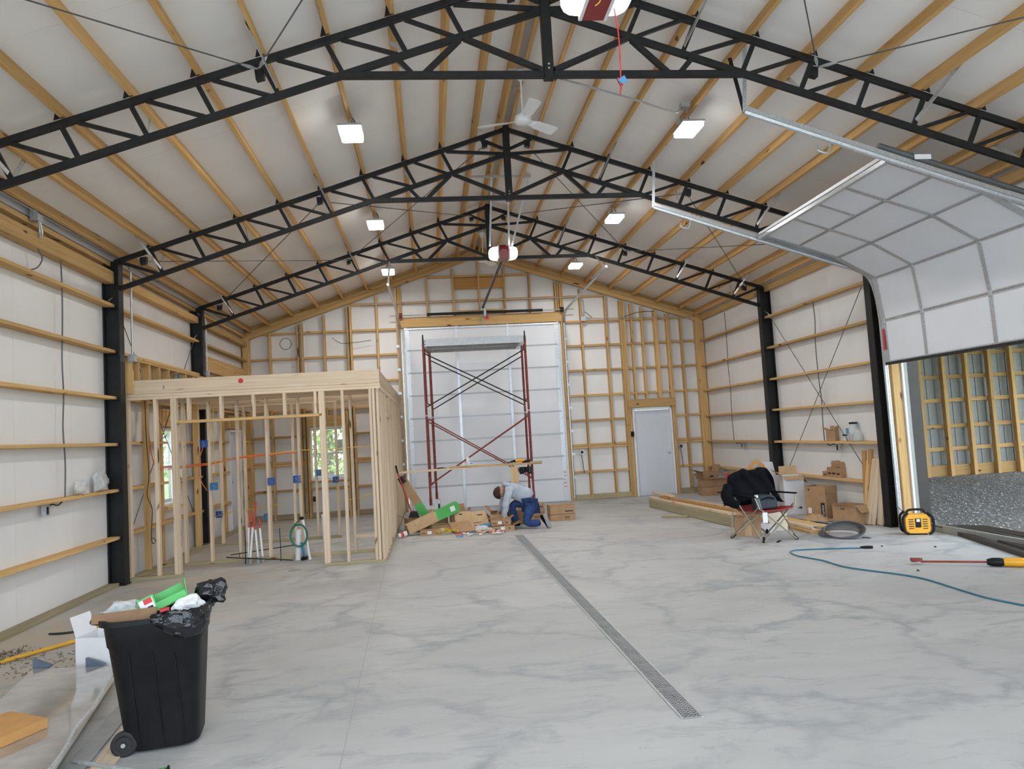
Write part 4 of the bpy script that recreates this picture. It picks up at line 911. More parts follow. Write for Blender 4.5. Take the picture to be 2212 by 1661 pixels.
# right wall group
t = carton((6.22, 12.62, 0), (.34, .34, .66), R(-14), 'carton_white', 'tall white carton with brown open flaps by the right wall', True, (('f', -20, .16), ('r', -60, .15), ('l', 35, .17), ('b', 60, .17)), 'cardboard_light', prints=(('f', .09, .09, .035, .035, 'ink'), ('f', .055, .095, .02, .02, 'ink')), cat='carton')
carton((6.20, 13.25, 0), (.3, .3, .62), R(8), 'carton_white', 'second white carton behind the tall open one', True, (('b', 75, .25), ('l', 60, .25)))
t = carton((6.33, 11.84, 0), (.36, .36, .52), R(-58), 'cardboard', 'brown carton marked with a dark vertical lettering panel', True, (('r', -80, .12),), prints=(('f', .12, .02, .07, .24, 'ink'), ('f', -.11, .08, .06, .09, 'carton_white'), ('f', -.11, .45, .03, .03, 'ink')))
M = WM[t.name]; text('lettering', 'carlon', 'carton_white', M @ facing((.12, -.1825, .14), (0, 0, 1), (-1, 0, 0)), .065, t)
t = carton((6.30, 10.93, 0), (.42, .30, .30), R(-70), 'cardboard', 'open brown carton printed ABL on the floor near the coil', True, (('r', -50, .14), ('f', 8, .05)))
text('lettering', 'ABL', 'ink', WM[t.name] @ facing((-.02, -.1515, .235), (1, 0, 0)), .055, t)
carton((4.50, 10.60, 0), (.36, .28, .28), R(-20), 'cardboard', 'taped brown carton under the camp chair', tape=.09, cat='box')
carton((5.45, 12.25, 0), (.45, .35, .42), R(-30), 'cardboard_dark', 'shaded brown carton stack base behind the chair armrest', True, (('f', 10, .2),))  # shade put into the colour by a darker card
t = carton((5.50, 12.95, .0), (.36, .36, .60), R(20), 'cardboard', 'brown carton between the chair and the white cartons', True, (('l', 50, .22), ('f', 40, .2), ('r', 70, .2)))
b = MB(); b.prism([(0, 0, 0), (.26, 0, .10), (.22, 0, .30), (.05, 0, .34), (-.06, 0, .16)], (0, .1, 0)); 
t2 = empty('packing_insert', (5.55, 12.72, .66), 'orange moulded cardboard insert on top of the carton behind the chair', 'packing')
M = Matrix.Translation((5.52, 12.70, .64)) @ Matrix.Rotation(R(-25), 4, 'Z')
fr = [(0, 0), (.24, .06), (.25, .22), (.12, .34), (-.05, .2)]; inn = [(.03, .05), (.19, .09), (.2, .19), (.11, .27), (.0, .17)]
b = MB(); n = 5; vs = [(x, y_, z) for y_ in (0, .07) for L_ in (fr, inn) for x, z in L_]
b.add(vs, [(i, (i+1) % n, n+(i+1) % n, n+i) for i in range(n)] + [(2*n+i, 3*n+i, 3*n+(i+1) % n, 2*n+(i+1) % n) for i in range(n)] + [(i, 2*n+i, 2*n+(i+1) % n, (i+1) % n) for i in range(n)] + [(n+i, n+(i+1) % n, 3*n+(i+1) % n, 3*n+i) for i in range(n)])
b.build('ring', 'cardboard_orange', t2, M=M); MB().box(.02, .2, .02, .05, .05, .19).build('web', 'cardboard_orange', t2, M=M)
# left rear corner stack
carton((6.36, 16.75, 0), (.62, .42, .20), R(-6), 'cardboard', 'flat brown carton at the bottom of the rear corner stack', prints=(('f', .1, .05, .14, .03, 'ink'),))
carton((6.38, 16.75, .20), (.58, .40, .16), R(4), 'cardboard', 'open brown carton in the middle of the rear corner stack', True, (('l', 50, .18), ('f', 12, .12)))
carton((6.28, 16.85, .36), (.40, .32, .17), R(10), 'cardboard', 'open brown carton on top of the rear corner stack', True, (('r', 65, .17), ('l', 20, .16)), prints=(('f', .02, .05, .09, .035, 'ink'),))
# small cartons on the girts
def bracketbox(x, y, z, rz, label, w=.085, h=.20):
    t = empty('parts_box', (x, y, z), label, 'box', 'small tabbed boxes on the right wall girt', rz=rz); M = WM[t.name]; d = .11
    MB().box(-w/2, w/2, -d/2, d/2, 0, h*.62).build('body', 'cardboard', t, M=M)
    MB().prism([(-w/2, d/2-.006, h*.6), (w/2, d/2-.006, h*.6), (w/2, d/2-.006, h*.9), (w*.3, d/2-.006, h), (-w*.3, d/2-.006, h), (-w/2, d/2-.006, h*.9)], (0, .006, 0)).build('tab', 'cardboard', t, M=M)
    MB().box(-w*.3, w*.3, -d/2-.001, -d/2, h*.2, h*.3).build('print', 'ink', t, M=M)
for i, (y, h, l) in enumerate(((12.18, .15, 'lowest leftmost'), (12.03, .27, 'tall left'), (11.90, .28, 'tall middle'), (11.76, .26, 'rightmost'))): bracketbox(6.66, y, .63, R(-75), '%s small brown tabbed box in the row on the low girt' % l, .11, h)
carton((6.66, 11.98, 1.24), (.09, .10, .18), R(-70), 'cardboard', 'left small open box on the upper right girt', True, (('l', 25, .1), ('b', 80, .07)))
carton((6.66, 11.86, 1.24), (.09, .10, .17), R(-62), 'cardboard', 'right small open box on the upper right girt', True, (('r', 75, .08), ('b', 70, .06)))
t = empty('plastic_jar', (6.65, 11.26, 1.24), 'large clear jar of fixings with black lid on the right girt', 'jar')
MB().lathe((6.66, 11.27, 1.242), [(.001, 0), (.075, 0), (.08, .03), (.08, .18), (.06, .235), (.055, .27)], 20).build('jar', 'jar_glass', t, smooth=True); MB().lathe((6.66, 11.27, 1.51), [(.062, 0), (.062, .03), (.001, .03)], 20).build('lid', 'black_plastic', t); MB().lathe((6.66, 11.27, 1.245), [(.001, 0), (.071, 0), (.071, .10), (.001, .12)], 16).build('fixings', 'stone_grey', t); MB().box(6.565, 6.575, 11.27, 11.33, 1.36, 1.45).build('paper_label', 'ink_blue', t)
t = empty('small_jar', (6.64, 11.52, 1.24), 'small clear jar beside the large jar on the right girt', 'jar'); MB().lathe((6.65, 11.52, 1.242), [(.001, 0), (.04, 0), (.04, .07), (.035, .085)], 14).build('jar', 'jar_glass', t, smooth=True); MB().lathe((6.65, 11.52, 1.325), [(.04, 0), (.04, .02), (.001, .02)], 14).build('lid', 'black_plastic', t)
t = empty('parts_bag', (6.65, 11.16, 1.24), 'bag of white screws leaning on the large jar', 'bag'); MB().lathe((6.65, 11.14, 1.24), [(.001, 0), (.07, .005), (.075, .06), (.05, .13), (.02, .17), (.001, .18)], 12).build('bag', 'clear_plastic', t, smooth=True)
# leaning boards by the right column
for i, (x0, y0, yt, zt, w, l) in enumerate(((6.50, 10.84, 10.93, 1.10, .085, 'reddish board leaning farthest left'), (6.54, 10.80, 10.75, 1.12, .085, 'second leaning board'), (6.42, 10.76, 10.82, .95, .09, 'leaning board crossing the pair'), (6.42, 10.70, 10.66, .98, .09, 'middle leaning board'), (6.46, 10.64, 10.56, .985, .09, 'leaning board next to last'), (6.52, 10.54, 10.49, .99, .14, 'wide board leaning nearest the black column'))):
    tag(board('lumber', (x0, y0, .01), (6.60, yt, zt), .036, w, 'pine_orange' if i < 2 else 'pine_new' if i > 2 else 'pine', up=(0, 1, 0)), l + ' at the right wall', 'board', 'boards leaning at the right wall')
# lumber stacks on the floor
LB = 'boards stacked on the floor behind the camp chair'
tag(board('timber_beam', (4.40, 15.1, .085), (4.66, 11.42, .085), .10, .165, 'pine_treated', up=(0, 0, 1)), 'thick weathered beam edging the floor lumber stack', 'beam', LB)
for i, (x0, y0, x1, y1, z, w, m, l) in enumerate(((4.58, 15.2, 4.80, 11.6, .02, .14, 'pine_new', 'bottom pale board beside the thick beam'), (4.75, 15.0, 5.02, 11.5, .02, .14, 'pine', 'second bottom board of the floor stack'), (4.60, 14.9, 4.84, 11.7, .06, .14, 'pine', 'board second in the pile beside the beam'),
        (4.44, 15.2, 4.68, 11.6, .19, .13, 'pine_new', 'pale board lying on the thick beam'), (4.62, 14.9, 4.95, 11.8, .10, .14, 'pine_new', 'pale board third up in the pile'), (4.50, 14.7, 4.78, 11.7, .23, .09, 'pine_orange', 'orange board on top of the beam pile'), (4.84, 15.3, 5.2, 12.2, .06, .14, 'pine', 'board on the right side of the floor pile'),
        (4.52, 15.25, 4.60, 14.3, .275, .12, 'pine_new', 'short offcut on the far end of the beam pile'), (5.05, 15.5, 5.45, 12.6, .02, .14, 'pine_orange', 'board lying flat towards the corner cartons'), (5.40, 15.8, 5.7, 13.0, .02, .10, 'pine_new', 'narrow board nearest the corner cartons'))):
    tag(board('lumber', (x0, y0, z), (x1, y1, z), w, .038, m), l, 'board', LB)
for x0, x1, z, m, l in ((5.36, 5.34, .02, 'pine', 'lower left board under the wire coil'), (5.51, 5.50, .02, 'pine_orange', 'lower right board under the wire coil'), (5.34, 5.42, .06, 'pine_new', 'upper left board by the wire coil'), (5.50, 5.57, .06, 'pine', 'upper right board by the wire coil')):
    tag(board('lumber', (x0, 13.9, z), (x1, 10.22+z*2, z), .14, .038, m), l, 'board', LB)
tag(board('lumber', (4.05, 13.25, .02), (4.43, 12.98, .02), .09, .038, 'pine_treated'), 'short green treated offcut on the floor left of the stack', 'board')
t = empty('steel_rod', (6.0, 11.9, 0), 'thin steel rods lying beside the brown cartons', 'rod')
tube('rod', 'galvanised', [(5.72, 12.5, .015), (6.02, 10.95, .015)], .012, t); tube('rod', 'black_steel', [(5.66, 12.6, .015), (5.98, 11.0, .012)], .008, t); tube('coupler', 'black_steel', [(5.78, 12.15, .02), (5.80, 12.03, .02)], .022, t)
tag(MB().prism([(4.98, 10.8, 0), (5.16, 10.70, 0), (5.22, 10.82, .24), (4.93, 10.97, .30)], (.012, .02, 0)).build('foam_sheet', 'cream'), 'cream foam sheet propped behind the camp chair legs', 'sheet')
tag(MB().prism([(4.70, 10.75, .0), (4.93, 10.62, 0), (4.93, 10.64, .12), (4.70, 10.77, .14)], (.01, .02, 0)).build('paper_sheet', 'carton_white'), 'small white card propped beside the taped carton', 'card')
b = MB(); rd = random.Random(5); n = 14
for j in range(n+1):
    for i in range(n+1):
        u, v_ = i/n*2-1, j/n*2-1; r = max(0, 1-(u*u+v_*v_)); b.v.append(V((6.06+u*.2, 11.55+v_*.28, .01+r*(.07+rd.uniform(-.02, .03)))))
b.f = [(j*(n+1)+i, j*(n+1)+i+1, (j+1)*(n+1)+i+1, (j+1)*(n+1)+i) for j in range(n) for i in range(n)]; b.mi = [0]*len(b.f)
tag(b.build('packing_paper', 'cardboard_light', smooth=True), 'crumpled tan paper on the floor before the lettered carton', 'paper')

# wire coil
t = empty('wire_coil', (5.55, 9.95, 0), 'grey wire coil sprung open on the floor', 'wire coil')
for k in range(11):
    a0 = -50+k*9; c = V((5.53+.008*k, 9.95-.01*k, .01)); pts = []
    tilt = R(8+k*6.2)
    for a in range(37):
        th = a*math.pi/18; p = V((math.cos(th)*.26, math.sin(th)*.30+.30, 0)); p = V((p.x, p.y*math.cos(tilt), p.y*math.sin(tilt)*.36)); pts.append(c + Matrix.Rotation(R(-40), 3, 'Z') @ (p-V((0, .30, 0))) + V((0, 0, .004)))
    MB().tube(pts, .0075, 6).build('loop', 'cable_grey', t, smooth=True)
tube('tail', 'cable_grey', arc([(5.66, 9.60, .01), (5.70, 9.55, .012), (5.72, 9.50, .01)]), .0075, t)
tube('tail', 'cable_grey', arc([(5.40, 10.0, .09), (5.30, 10.1, .10), (5.33, 10.24, .10), (5.45, 10.2, .09)]), .006, t)
# blue extension cord
t = empty('extension_cord', (4.8, 8, 0), 'blue extension cord winding across the floor on the right', 'cord')
cp = [(5.22, 8.87), (4.80, 9.0), (4.47, 9.06), (4.33, 8.96), (4.29, 8.68), (4.39, 8.3), (4.42, 7.82), (4.68, 7.28), (4.75, 7.0), (4.735, 6.58), (4.725, 6.16), (4.80, 5.82), (4.95, 5.2)]
tube('cord', 'cable_blue', arc([(x, y, .009) for x, y in cp], 8), .0085, t)
tube('plug', 'black_plastic', [(5.20, 8.88, .016), (5.26, 8.85, .018), (5.33, 8.82, .018)], [.012, .019, .017], t, 10)
# small bits on the floor
for k, (x, y, r, m, l) in enumerate(((4.62, 9.85, .022, 'black_plastic', 'small black cap by the front chair leg'), (4.56, 9.78, .02, 'black_plastic', 'small black clip by the front chair leg'), (4.96, 7.42, .014, 'ink', 'dark scrap beside the blue cord'), (6.0, 8.6, .015, 'ink', 'dark scrap on the slab near the dark tubes'), (5.5, 8.9, .012, 'ink', 'tiny dark scrap between cord plug and job radio'))):
    tag(MB().lathe((x, y, 0), [(.001, 0), (r, 0), (r*1.1, .006), (r*.5, .014), (.001, .015)], 8).build('floor_scrap', m), l, 'scrap')
# job site radio
t = empty('job_radio', (6.46, 9.60, 0), 'yellow and black job site radio standing by the door jamb', 'radio', rz=R(-22)); M = WM[t.name]
MB().prism([(-.13, -.09, .02), (.13, -.09, .02), (.15, -.09, .08), (.15, -.09, .22), (.11, -.09, .27), (-.11, -.09, .27), (-.15, -.09, .22), (-.15, -.09, .08)], (0, .18, 0)).build('body', 'yellow_plastic', t, M=M)
for s in (-1, 1):
    MB().tube(arc([(s*.12, -.10, .012), (s*.175, -.10, .06), (s*.18, -.10, .23), (s*.12, -.10, .30)], 5), .018, 8).build('roll_bar', 'black_plastic', t, M=M, smooth=True)
    MB().tube(arc([(s*.12, .10, .015), (s*.175, .10, .06), (s*.18, .10, .23), (s*.12, .10, .30)], 5), .018, 8).build('roll_bar', 'black_plastic', t, M=M, smooth=True)
MB().tube(arc([(-.12, 0, .28), (-.08, 0, .325), (.08, 0, .325), (.12, 0, .28)], 5), .016, 8).build('handle', 'black_plastic', t, M=M, smooth=True)
MB().box(-.10, .10, -.10, .10, .0, .022).build('foot', 'black_plastic', t, M=M)
MB().box(-.035, .035, -.096, -.089, .10, .22).build('control_panel', 'black_plastic', t, M=M); MB().box(-.02, .022, -.0985, -.0955, .175, .212).build('display', 'carton_white', t, M=M)
for s in (-1, 1):
    for i in range(5): MB().box(s*.085-.03, s*.085+.03, -.094, -.089, .08+i*.03, .092+i*.03).build('grille_slot', 'brown_steel', t, M=M)
MB().tube([(-.13, .05, .28), (-.20, .05, .36)], [.007, .004], 6).build('antenna', 'black_plastic', t, M=M)
tube('power_cord', 'cable_black', arc([(6.62, 9.6, .12), (6.85, 9.5, .06), (7.1, 9.6, .10), (7.35, 9.8, .10), (7.6, 9.95, .12)]), .007, t)
# torpedo heater style long tool lying on the floor: rusty claw, shaft, black and yellow motor
t = empty('long_reach_tool', (5.4, 7.4, 0), 'long rusty shafted power tool with black and yellow motor on the floor', 'power tool')
A_, B_ = V((5.13, 7.76, .03)), V((5.72, 7.36, .045)); C_ = V((6.02, 7.14, .05)); u = (B_-A_).normalized(); w = V((-u.y, u.x, 0))
tube('shaft', 'red_paint', [A_+u*.08, B_], .011, t, 8)
MB().prism([A_-u*.02+w*.035, A_+u*.10+w*.025, A_+u*.10-w*.015, A_+u*.04-w*.02, A_+u*.05-w*.045, A_-u*.01-w*.04, A_+u*.0-w*.0], (0, 0, .035)).build('claw', 'red_paint', t)
tube('collar', 'black_plastic', [B_-u*.02, B_+u*.03, B_+u*.10, B_+u*.13], [.03, .045, .045, .038], t, 14)
tube('motor', 'yellow_plastic', [B_+u*.13, B_+u*.16, B_+u*.30, B_+u*.34], [.04, .046, .046, .036], t, 14); tube('end_cap', 'black_plastic', [B_+u*.34, B_+u*.36, B_+u*.5], [.036, .05, .05], t, 14); bx('battery', 'black_plastic', B_.x+u.x*.42-.06, B_.x+u.x*.42+.06, B_.y+u.y*.42-.07, B_.y+u.y*.42+.07, .002, .05, t)
# dark steel tubes across the threshold of the opening
for i in range(6):
    f = i/5; p = V((6.93+.80*f, 10.1+1.1*f*0+.05, .0)); q = V((6.20+1.45*f, 7.3-.2*f+.6*f, 0))
    z = -.02 + (.02 if i % 2 else 0)
    tag(board('steel_tube', (6.99+f*.62, 9.90, .028-.05*f), (6.10+f*1.38, 6.6, .028-.05*f), .088, .052, 'brown_steel'), ['dark steel tube nearest the slab across the doorway', 'second dark tube out from the slab', 'third dark tube out from the slab', 'fourth dark tube out from the slab', 'fifth dark tube out from the slab', 'outermost dark tube along the gravel'][i], 'steel tube', 'dark steel tubes across the doorway')

# ------------------------------------------------------------ camp chair with jacket, bag and bottle
t = empty('camp_chair', (4.55, 10.15, 0), 'red camp chair with tan tube legs facing the camera', 'chair')
f1, f2, r1, r2 = V((4.37, 9.80, 0)), V((4.90, 9.88, 0)), V((4.17, 10.42, 0)), V((4.80, 10.62, 0))
sf1, sf2, sr1, sr2 = V((4.41, 9.88, .43)), V((4.93, 9.95, .45)), V((4.28, 10.35, .40)), V((4.80, 10.42, .42))
def leg(a, b, r=.011, m='pine_treated'): tube('leg', 'metal_tan', [a+V((0, 0, .02)), b], r, t, 8)
mat('metal_tan', (.30, .26, .19), .4, .4, var=.1)
for a, b in ((f1, sf2.lerp(sf1, .0)), (f2, sf1.lerp(sf2, .0))): tube('leg', 'metal_tan', [a, b], .0105, t, 8)
for a, b in ((f1, sr1+V((-.05, 0, .18))), (f2, sr2+V((0, 0, .18))), (r1, sf1+V((-.02, .05, .03))), (r2, sf2+V((0, .05, .03))), (r1, sr2), (r2, sr1), (r1, sr1+V((0, .06, .45)))): tube('leg', 'metal_tan', [a, b], .0105, t, 8)
for v in (f1, f2, r1, r2): tube('foot', 'black_plastic', [v, v+(V((4.6, 10.15, .43))-v).normalized()*.09], [.02, .017], t, 8)
for a, b in ((V((4.36, 9.95, .60)), V((4.22, 10.33, .62))), (V((4.98, 10.0, .62)), V((4.84, 10.42, .62)))):
    MB().bar(a, b, .05, .018).build('armrest', 'black_cloth', t); tube('arm_post', 'metal_tan', [a+V((0, 0, -.01)), a+V((.05 if a.x < 4.6 else -.04, -.02, -.17))], .010, t, 8)
g = 10; b = MB()
for j in range(g+1):
    for i in range(g+1):
        u, v_ = i/g, j/g; p = sf1.lerp(sf2, u).lerp(sr1.lerp(sr2, u), v_); p = p - V((0, 0, .06*math.sin(math.pi*u)*math.sin(math.pi*min(1, v_*.9+.1)))); b.v.append(p)
b.f = [(j*(g+1)+i, j*(g+1)+i+1, (j+1)*(g+1)+i+1, (j+1)*(g+1)+i) for j in range(g) for i in range(g)]; b.mi = [0]*len(b.f)
o = b.build('seat', 'maroon', t, smooth=True); o.modifiers.new('thick', 'SOLIDIFY').thickness = .02
b = MB(); top1, top2 = V((4.18, 10.50, .90)), V((4.70, 10.58, .90))
for j in range(g+1):
    for i in range(g+1):
        u, v_ = i/g, j/g; p = sr1.lerp(sr2, u).lerp(top1.lerp(top2, u), v_) + V((0, .04*math.sin(math.pi*u), 0)); b.v.append(p)
b.f = [(j*(g+1)+i, j*(g+1)+i+1, (j+1)*(g+1)+i+1, (j+1)*(g+1)+i) for j in range(g) for i in range(g)]; b.mi = [0]*len(b.f)
o = b.build('backrest', 'maroon', t, smooth=True); o.modifiers.new('thick', 'SOLIDIFY').thickness = .02
bx('hang_tag', 'carton_white', 4.41, 4.48, 9.855, 9.858, .26, .40, t)
# quilted black jacket over the back
t = empty('jacket', (4.45, 10.4, .4), 'black quilted jacket draped over the camp chair', 'jacket')
b = MB(); nu, nv = 40, 26; rd = random.Random(2)
ol = [(0, .40), (.06, .53), (.12, .86), (.26, .94), (.42, .965), (.52, .935), (.6, .955), (.72, .975), (.88, .95), (.95, .85), (1, .55)]
def outl(u):
    for (a, x), (c, y_) in zip(ol, ol[1:]):
        if a <= u <= c: return x+(y_-x)*(u-a)/(c-a)
for side in (0, 1):
    for j in range(nv+1):
        for i in range(nu+1):
            u, v_ = i/nu, j/nv; zt = .47+(max(.5, outl(u))-.47)*v_
            x = 4.10+(.80+.10*(1-v_))*u + (-.05*(1-v_) if u < .3 else 0)
            q = .035*abs(math.sin(u*math.pi*6))**.6; dpt = (.045+q)*math.sin(math.pi*min(1, .12+.88*(1-v_**6)))
            y_ = 10.30+.10*(u)+.13*v_ - (dpt if side == 0 else -dpt*.6) + .015*math.sin(u*23+v_*9)
            b.v.append(V((x, y_, zt+.012*math.sin(u*17))))
n0 = (nu+1)*(nv+1); b.f = [(s*n0+j*(nu+1)+i, s*n0+j*(nu+1)+i+1, s*n0+(j+1)*(nu+1)+i+1, s*n0+(j+1)*(nu+1)+i) for s in (0, 1) for j in range(nv) for i in range(nu)]
b.f += [(nv*(nu+1)+i, nv*(nu+1)+i+1, n0+nv*(nu+1)+i+1, n0+nv*(nu+1)+i) for i in range(nu)]
for i in (0, nu): b.f += [(j*(nu+1)+i, (j+1)*(nu+1)+i, n0+(j+1)*(nu+1)+i, n0+j*(nu+1)+i) for j in range(nv)]
b.mi = [0]*len(b.f); b.build('shell', 'black_cloth', t, smooth=True)
MB().tube(arc([(4.14, 10.32, .74), (4.07, 10.24, .62), (4.10, 10.16, .53), (4.20, 10.12, .49)], 6), [.07]*4+[.075]*8+[.06]*6+[.05], 10).build('sleeve', 'black_cloth', t, smooth=True)
t = empty('cooler_bag', (4.62, 10.14, .42), 'soft dark blue lunch bag on the camp chair seat', 'bag')
mat('bag_cloth', (.022, .032, .045), .7, var=.25, scale=14, bump=.3)
b = MB(); b.prism([(4.43, 10.05, .41), (4.76, 10.10, .42), (4.77, 10.11, .52), (4.72, 10.12, .60), (4.56, 10.10, .615), (4.44, 10.08, .57)], (-.02, .15, 0)); o = b.build('body', 'bag_cloth', t)
md = o.modifiers.new('round', 'BEVEL'); md.width = .03; md.segments = 3
MB().tube(arc([(4.50, 10.06, .55), (4.60, 10.05, .58), (4.70, 10.09, .55)]), .010, 6).build('zip_band', 'black_cloth', t)
t = empty('water_bottle', (4.42, 10.05, .42), 'dark steel bottle standing beside the lunch bag', 'bottle')
mat('bottle_steel', (.07, .085, .095), .3, .6)
MB().lathe((4.435, 9.985, .42), [(.001, 0), (.036, 0), (.038, .02), (.038, .15), (.025, .175)], 16, (-.18, .05, 1)).build('body', 'bottle_steel', t, smooth=True); MB().lathe((4.404, 9.993, .592), [(.027, 0), (.028, .03), (.02, .04), (.001, .042)], 14, (-.18, .05, 1)).build('cap', 'galvanised', t, smooth=True)
# ------------------------------------------------------------ packaging pile by the framed room
def slab(name, p, q, w, h, mats, label, cat, split=.5, grp=None, up=(0, 0, 1)):
    """long carton from p to q, second half in another colour"""
    p, q = V(p), V(q); t = empty(name, p, label, cat, grp); m = p.lerp(q, split)
    a = MB(); a.bar(p, m, w, h, up); a.build('sleeve', mats[0], t); a = MB(); a.bar(m, q, w, h, up); a.build('end_sleeve', mats[1], t)
    return t
t = slab('long_carton', (-.52, 13.25, .11), (.38, 13.55, .43), .16, .17, ('cardboard_light', 'carton_green'), 'long brown and green carton slanting over the packaging pile', 'carton', .56)
MB().bar((.25, 13.41, .385), (.33, 13.435, .413), .002, .09).build('paper_label', 'carton_white', t)
t = slab('long_carton', (-.59, 14.1, .93), (-.18, 14.1, .20), .15, .19, ('cardboard', 'carton_green'), 'brown and green carton leaning on the side stud wall', 'carton', .62, up=(0, 1, 0))
MB().bar((-.62, 14.03, .98), (-.56, 14.0, .88), .12, .10).build('dark_end', 'ink', t)
carton((-.38, 13.95, 0), (.36, .32, .22), R(15), 'cardboard', 'half crushed brown carton against the stud wall', True, (('f', -30, .18), ('r', 40, .2), ('l', 30, .15)))
carton((.02, 13.95, 0), (.34, .3, .2), R(-8), 'cardboard_dark', 'shaded brown carton buried under the green carton', True, (('b', 30, .15),))  # darker card colour stands in for shade under the pile
carton((.40, 13.75, 0), (.30, .28, .27), R(6), 'cardboard', 'open brown carton standing behind the flattened sheets', True, (('b', 85, .17), ('r', 55, .12)))
def flat(p, u, v, th, m, label, prints=()):
    p, u, v = V(p), V(u), V(v); n = u.cross(v).normalized()*th
    t = empty('flat_carton', p, label, 'cardboard sheet', 'flattened cartons in the pile'); MB().prism([p, p+u, p+u+v, p+v], n).build('sheet', m, t)
    for a, b, w, h in prints: MB().prism([n+p+u*a+v*b, n+p+u*(a+w)+v*b, n+p+u*(a+w)+v*(b+h), n+p+u*a+v*(b+h)], n*.15).build('print', 'ink', t)
flat((.52, 13.28, .04), (.42, -.06, .02), (-.08, .22, .26), .012, 'cardboard_light', 'printed flattened carton facing the camera', ((.2, .72, .06, .14), (.62, .74, .22, .06), (.15, .3, .55, .03), (.15, .15, .3, .03)))
flat((.36, 13.30, .03), (.30, -.1, .0), (-.06, .25, .30), .014, 'cardboard_light', 'flattened carton behind the printed sheet', ((.3, .8, .2, .06),))
flat((.30, 13.1, .01), (.36, -.12, .02), (-.1, .3, .14), .02, 'cardboard', 'brown flattened carton lowest of the leaning sheets')
flat((.62, 13.0, .03), (.34, -.12, -.01), (.03, .2, .03), .015, 'cardboard_light', 'flattened strip lying before the printed sheet')
LBL = lambda d: (('f', -.02, .025, .07, .05, 'carton_white'), ('f', -.12, .035, .07, .012, 'ink'), ('f', .10, .035, .03, .02, 'ink'))
carton((-.12, 13.20, 0), (.36, .22, .09), R(3), 'cardboard', 'flat labelled box at the left front of the pile', prints=LBL(0))
carton((.12, 13.55, .0), (.42, .26, .13), R(-4), 'cardboard', 'labelled flat box under the slanting green carton', prints=LBL(0))
carton((1.13, 13.10, 0), (.38, .26, .09), R(6), 'cardboard', 'lower labelled flat box before the kneeling person', True, (('r', 20, .14),), prints=LBL(0))
carton((1.10, 13.12, .095), (.34, .24, .11), R(2), 'cardboard', 'upper labelled flat box before the kneeling person', True, (('r', 40, .08), ('f', 60, .04), ('b', 60, .06)), prints=LBL(0))
carton((.80, 14.0, 0), (.30, .28, .2), R(30), 'cardboard', 'open carton tipped beside the flattened sheets', True, (('f', 20, .16), ('l', 40, .16)), tilt=('X', R(20)))
carton((1.16, 13.9, 0), (.30, .26, .24), R(-12), 'cardboard', 'open carton under the hand of the kneeling person', True, (('l', 50, .16), ('f', 30, .1)))
carton((1.50, 13.85, 0), (.36, .3, .26), R(5), 'cardboard_dark', 'shaded brown carton behind the kneeling knee')  # shade behind the person painted as darker card
for x, y, z, h, s, l in ((2.34, 14.08, 0, .115, 0, 'lower brown carton of the right pair by the tall door'), (2.34, 14.08, .118, .16, 1, 'upper brown carton of the right pair by the tall door'), (1.82, 14.45, 0, .13, 0, 'lower brown carton behind the shoe of the person'), (1.82, 14.45, .133, .17, 1, 'upper brown carton behind the shoe of the person')):
    carton((x, y, z), (.47, .36, h), R(1), 'cardboard', l, grp='cartons stacked right of the person', prints=(('f', .12, h*.25 if x > 2 else h*.6, .16, .02, 'ink'),) if s else (('f', .08, .03, .1, .05, 'cardboard_dark'),))
# cup, dust pan broom, scraps
t = empty('paper_cup', (-.62, 13.1, 0), 'white and pink paper cup lying at the foot of the stud wall', 'cup')
MB().lathe((-.66, 12.98, .045), [(.001, 0), (.033, 0), (.045, .15), (.048, .155), (.001, .155)], 16, (.75, .45, .15)).build('cup', 'carton_white', t, smooth=True); MB().lathe((-.625, 13.0, .052), [(.0385, 0), (.0425, .05)], 16, (.75, .45, .15)).build('band', 'pex_red', t, smooth=True); MB().lathe((-.66+.75*.155/.89, 12.98+.45*.155/.89, .045+.026), [(.05, 0), (.05, .012), (.001, .014)], 16, (.75, .45, .15)).build('lid', 'black_plastic', t)
t = empty('lobby_dustpan', (-.42, 13.75, .2), 'red handled dustpan leaning on the stud wall', 'dustpan')
tube('handle', 'red_plastic', [(-.44, 13.65, .36), (-.69, 14.0, 1.12)], .013, t); tube('grip', 'black_plastic', [(-.67, 13.97, 1.06), (-.70, 14.01, 1.20)], .016, t); MB().prism([(-.50, 13.62, .27), (-.30, 13.60, .27), (-.34, 13.64, .36), (-.46, 13.66, .38)], (0, .14, 0)).build('pan', 'black_plastic', t)
t = empty('yellow_wire_tangle', (.15, 13.0, 0), 'tangle of yellow wire in front of the pile', 'wire'); rd = random.Random(9)
for k in range(9):
    c = V((.17+rd.uniform(-.12, .12), 13.05+rd.uniform(-.08, .08), .03)); r = rd.uniform(.06, .14); tl = rd.uniform(.1, .8)
    MB().tube([c+V((math.cos(a*.45)*r, math.sin(a*.45)*r*math.cos(tl), .008+abs(math.sin(a*.45)*r*math.sin(tl))*.7)) for a in range(rd.randint(7, 14))], .0042, 5).build('strand', 'cable_yellow', t, smooth=True)
rd = random.Random(21)
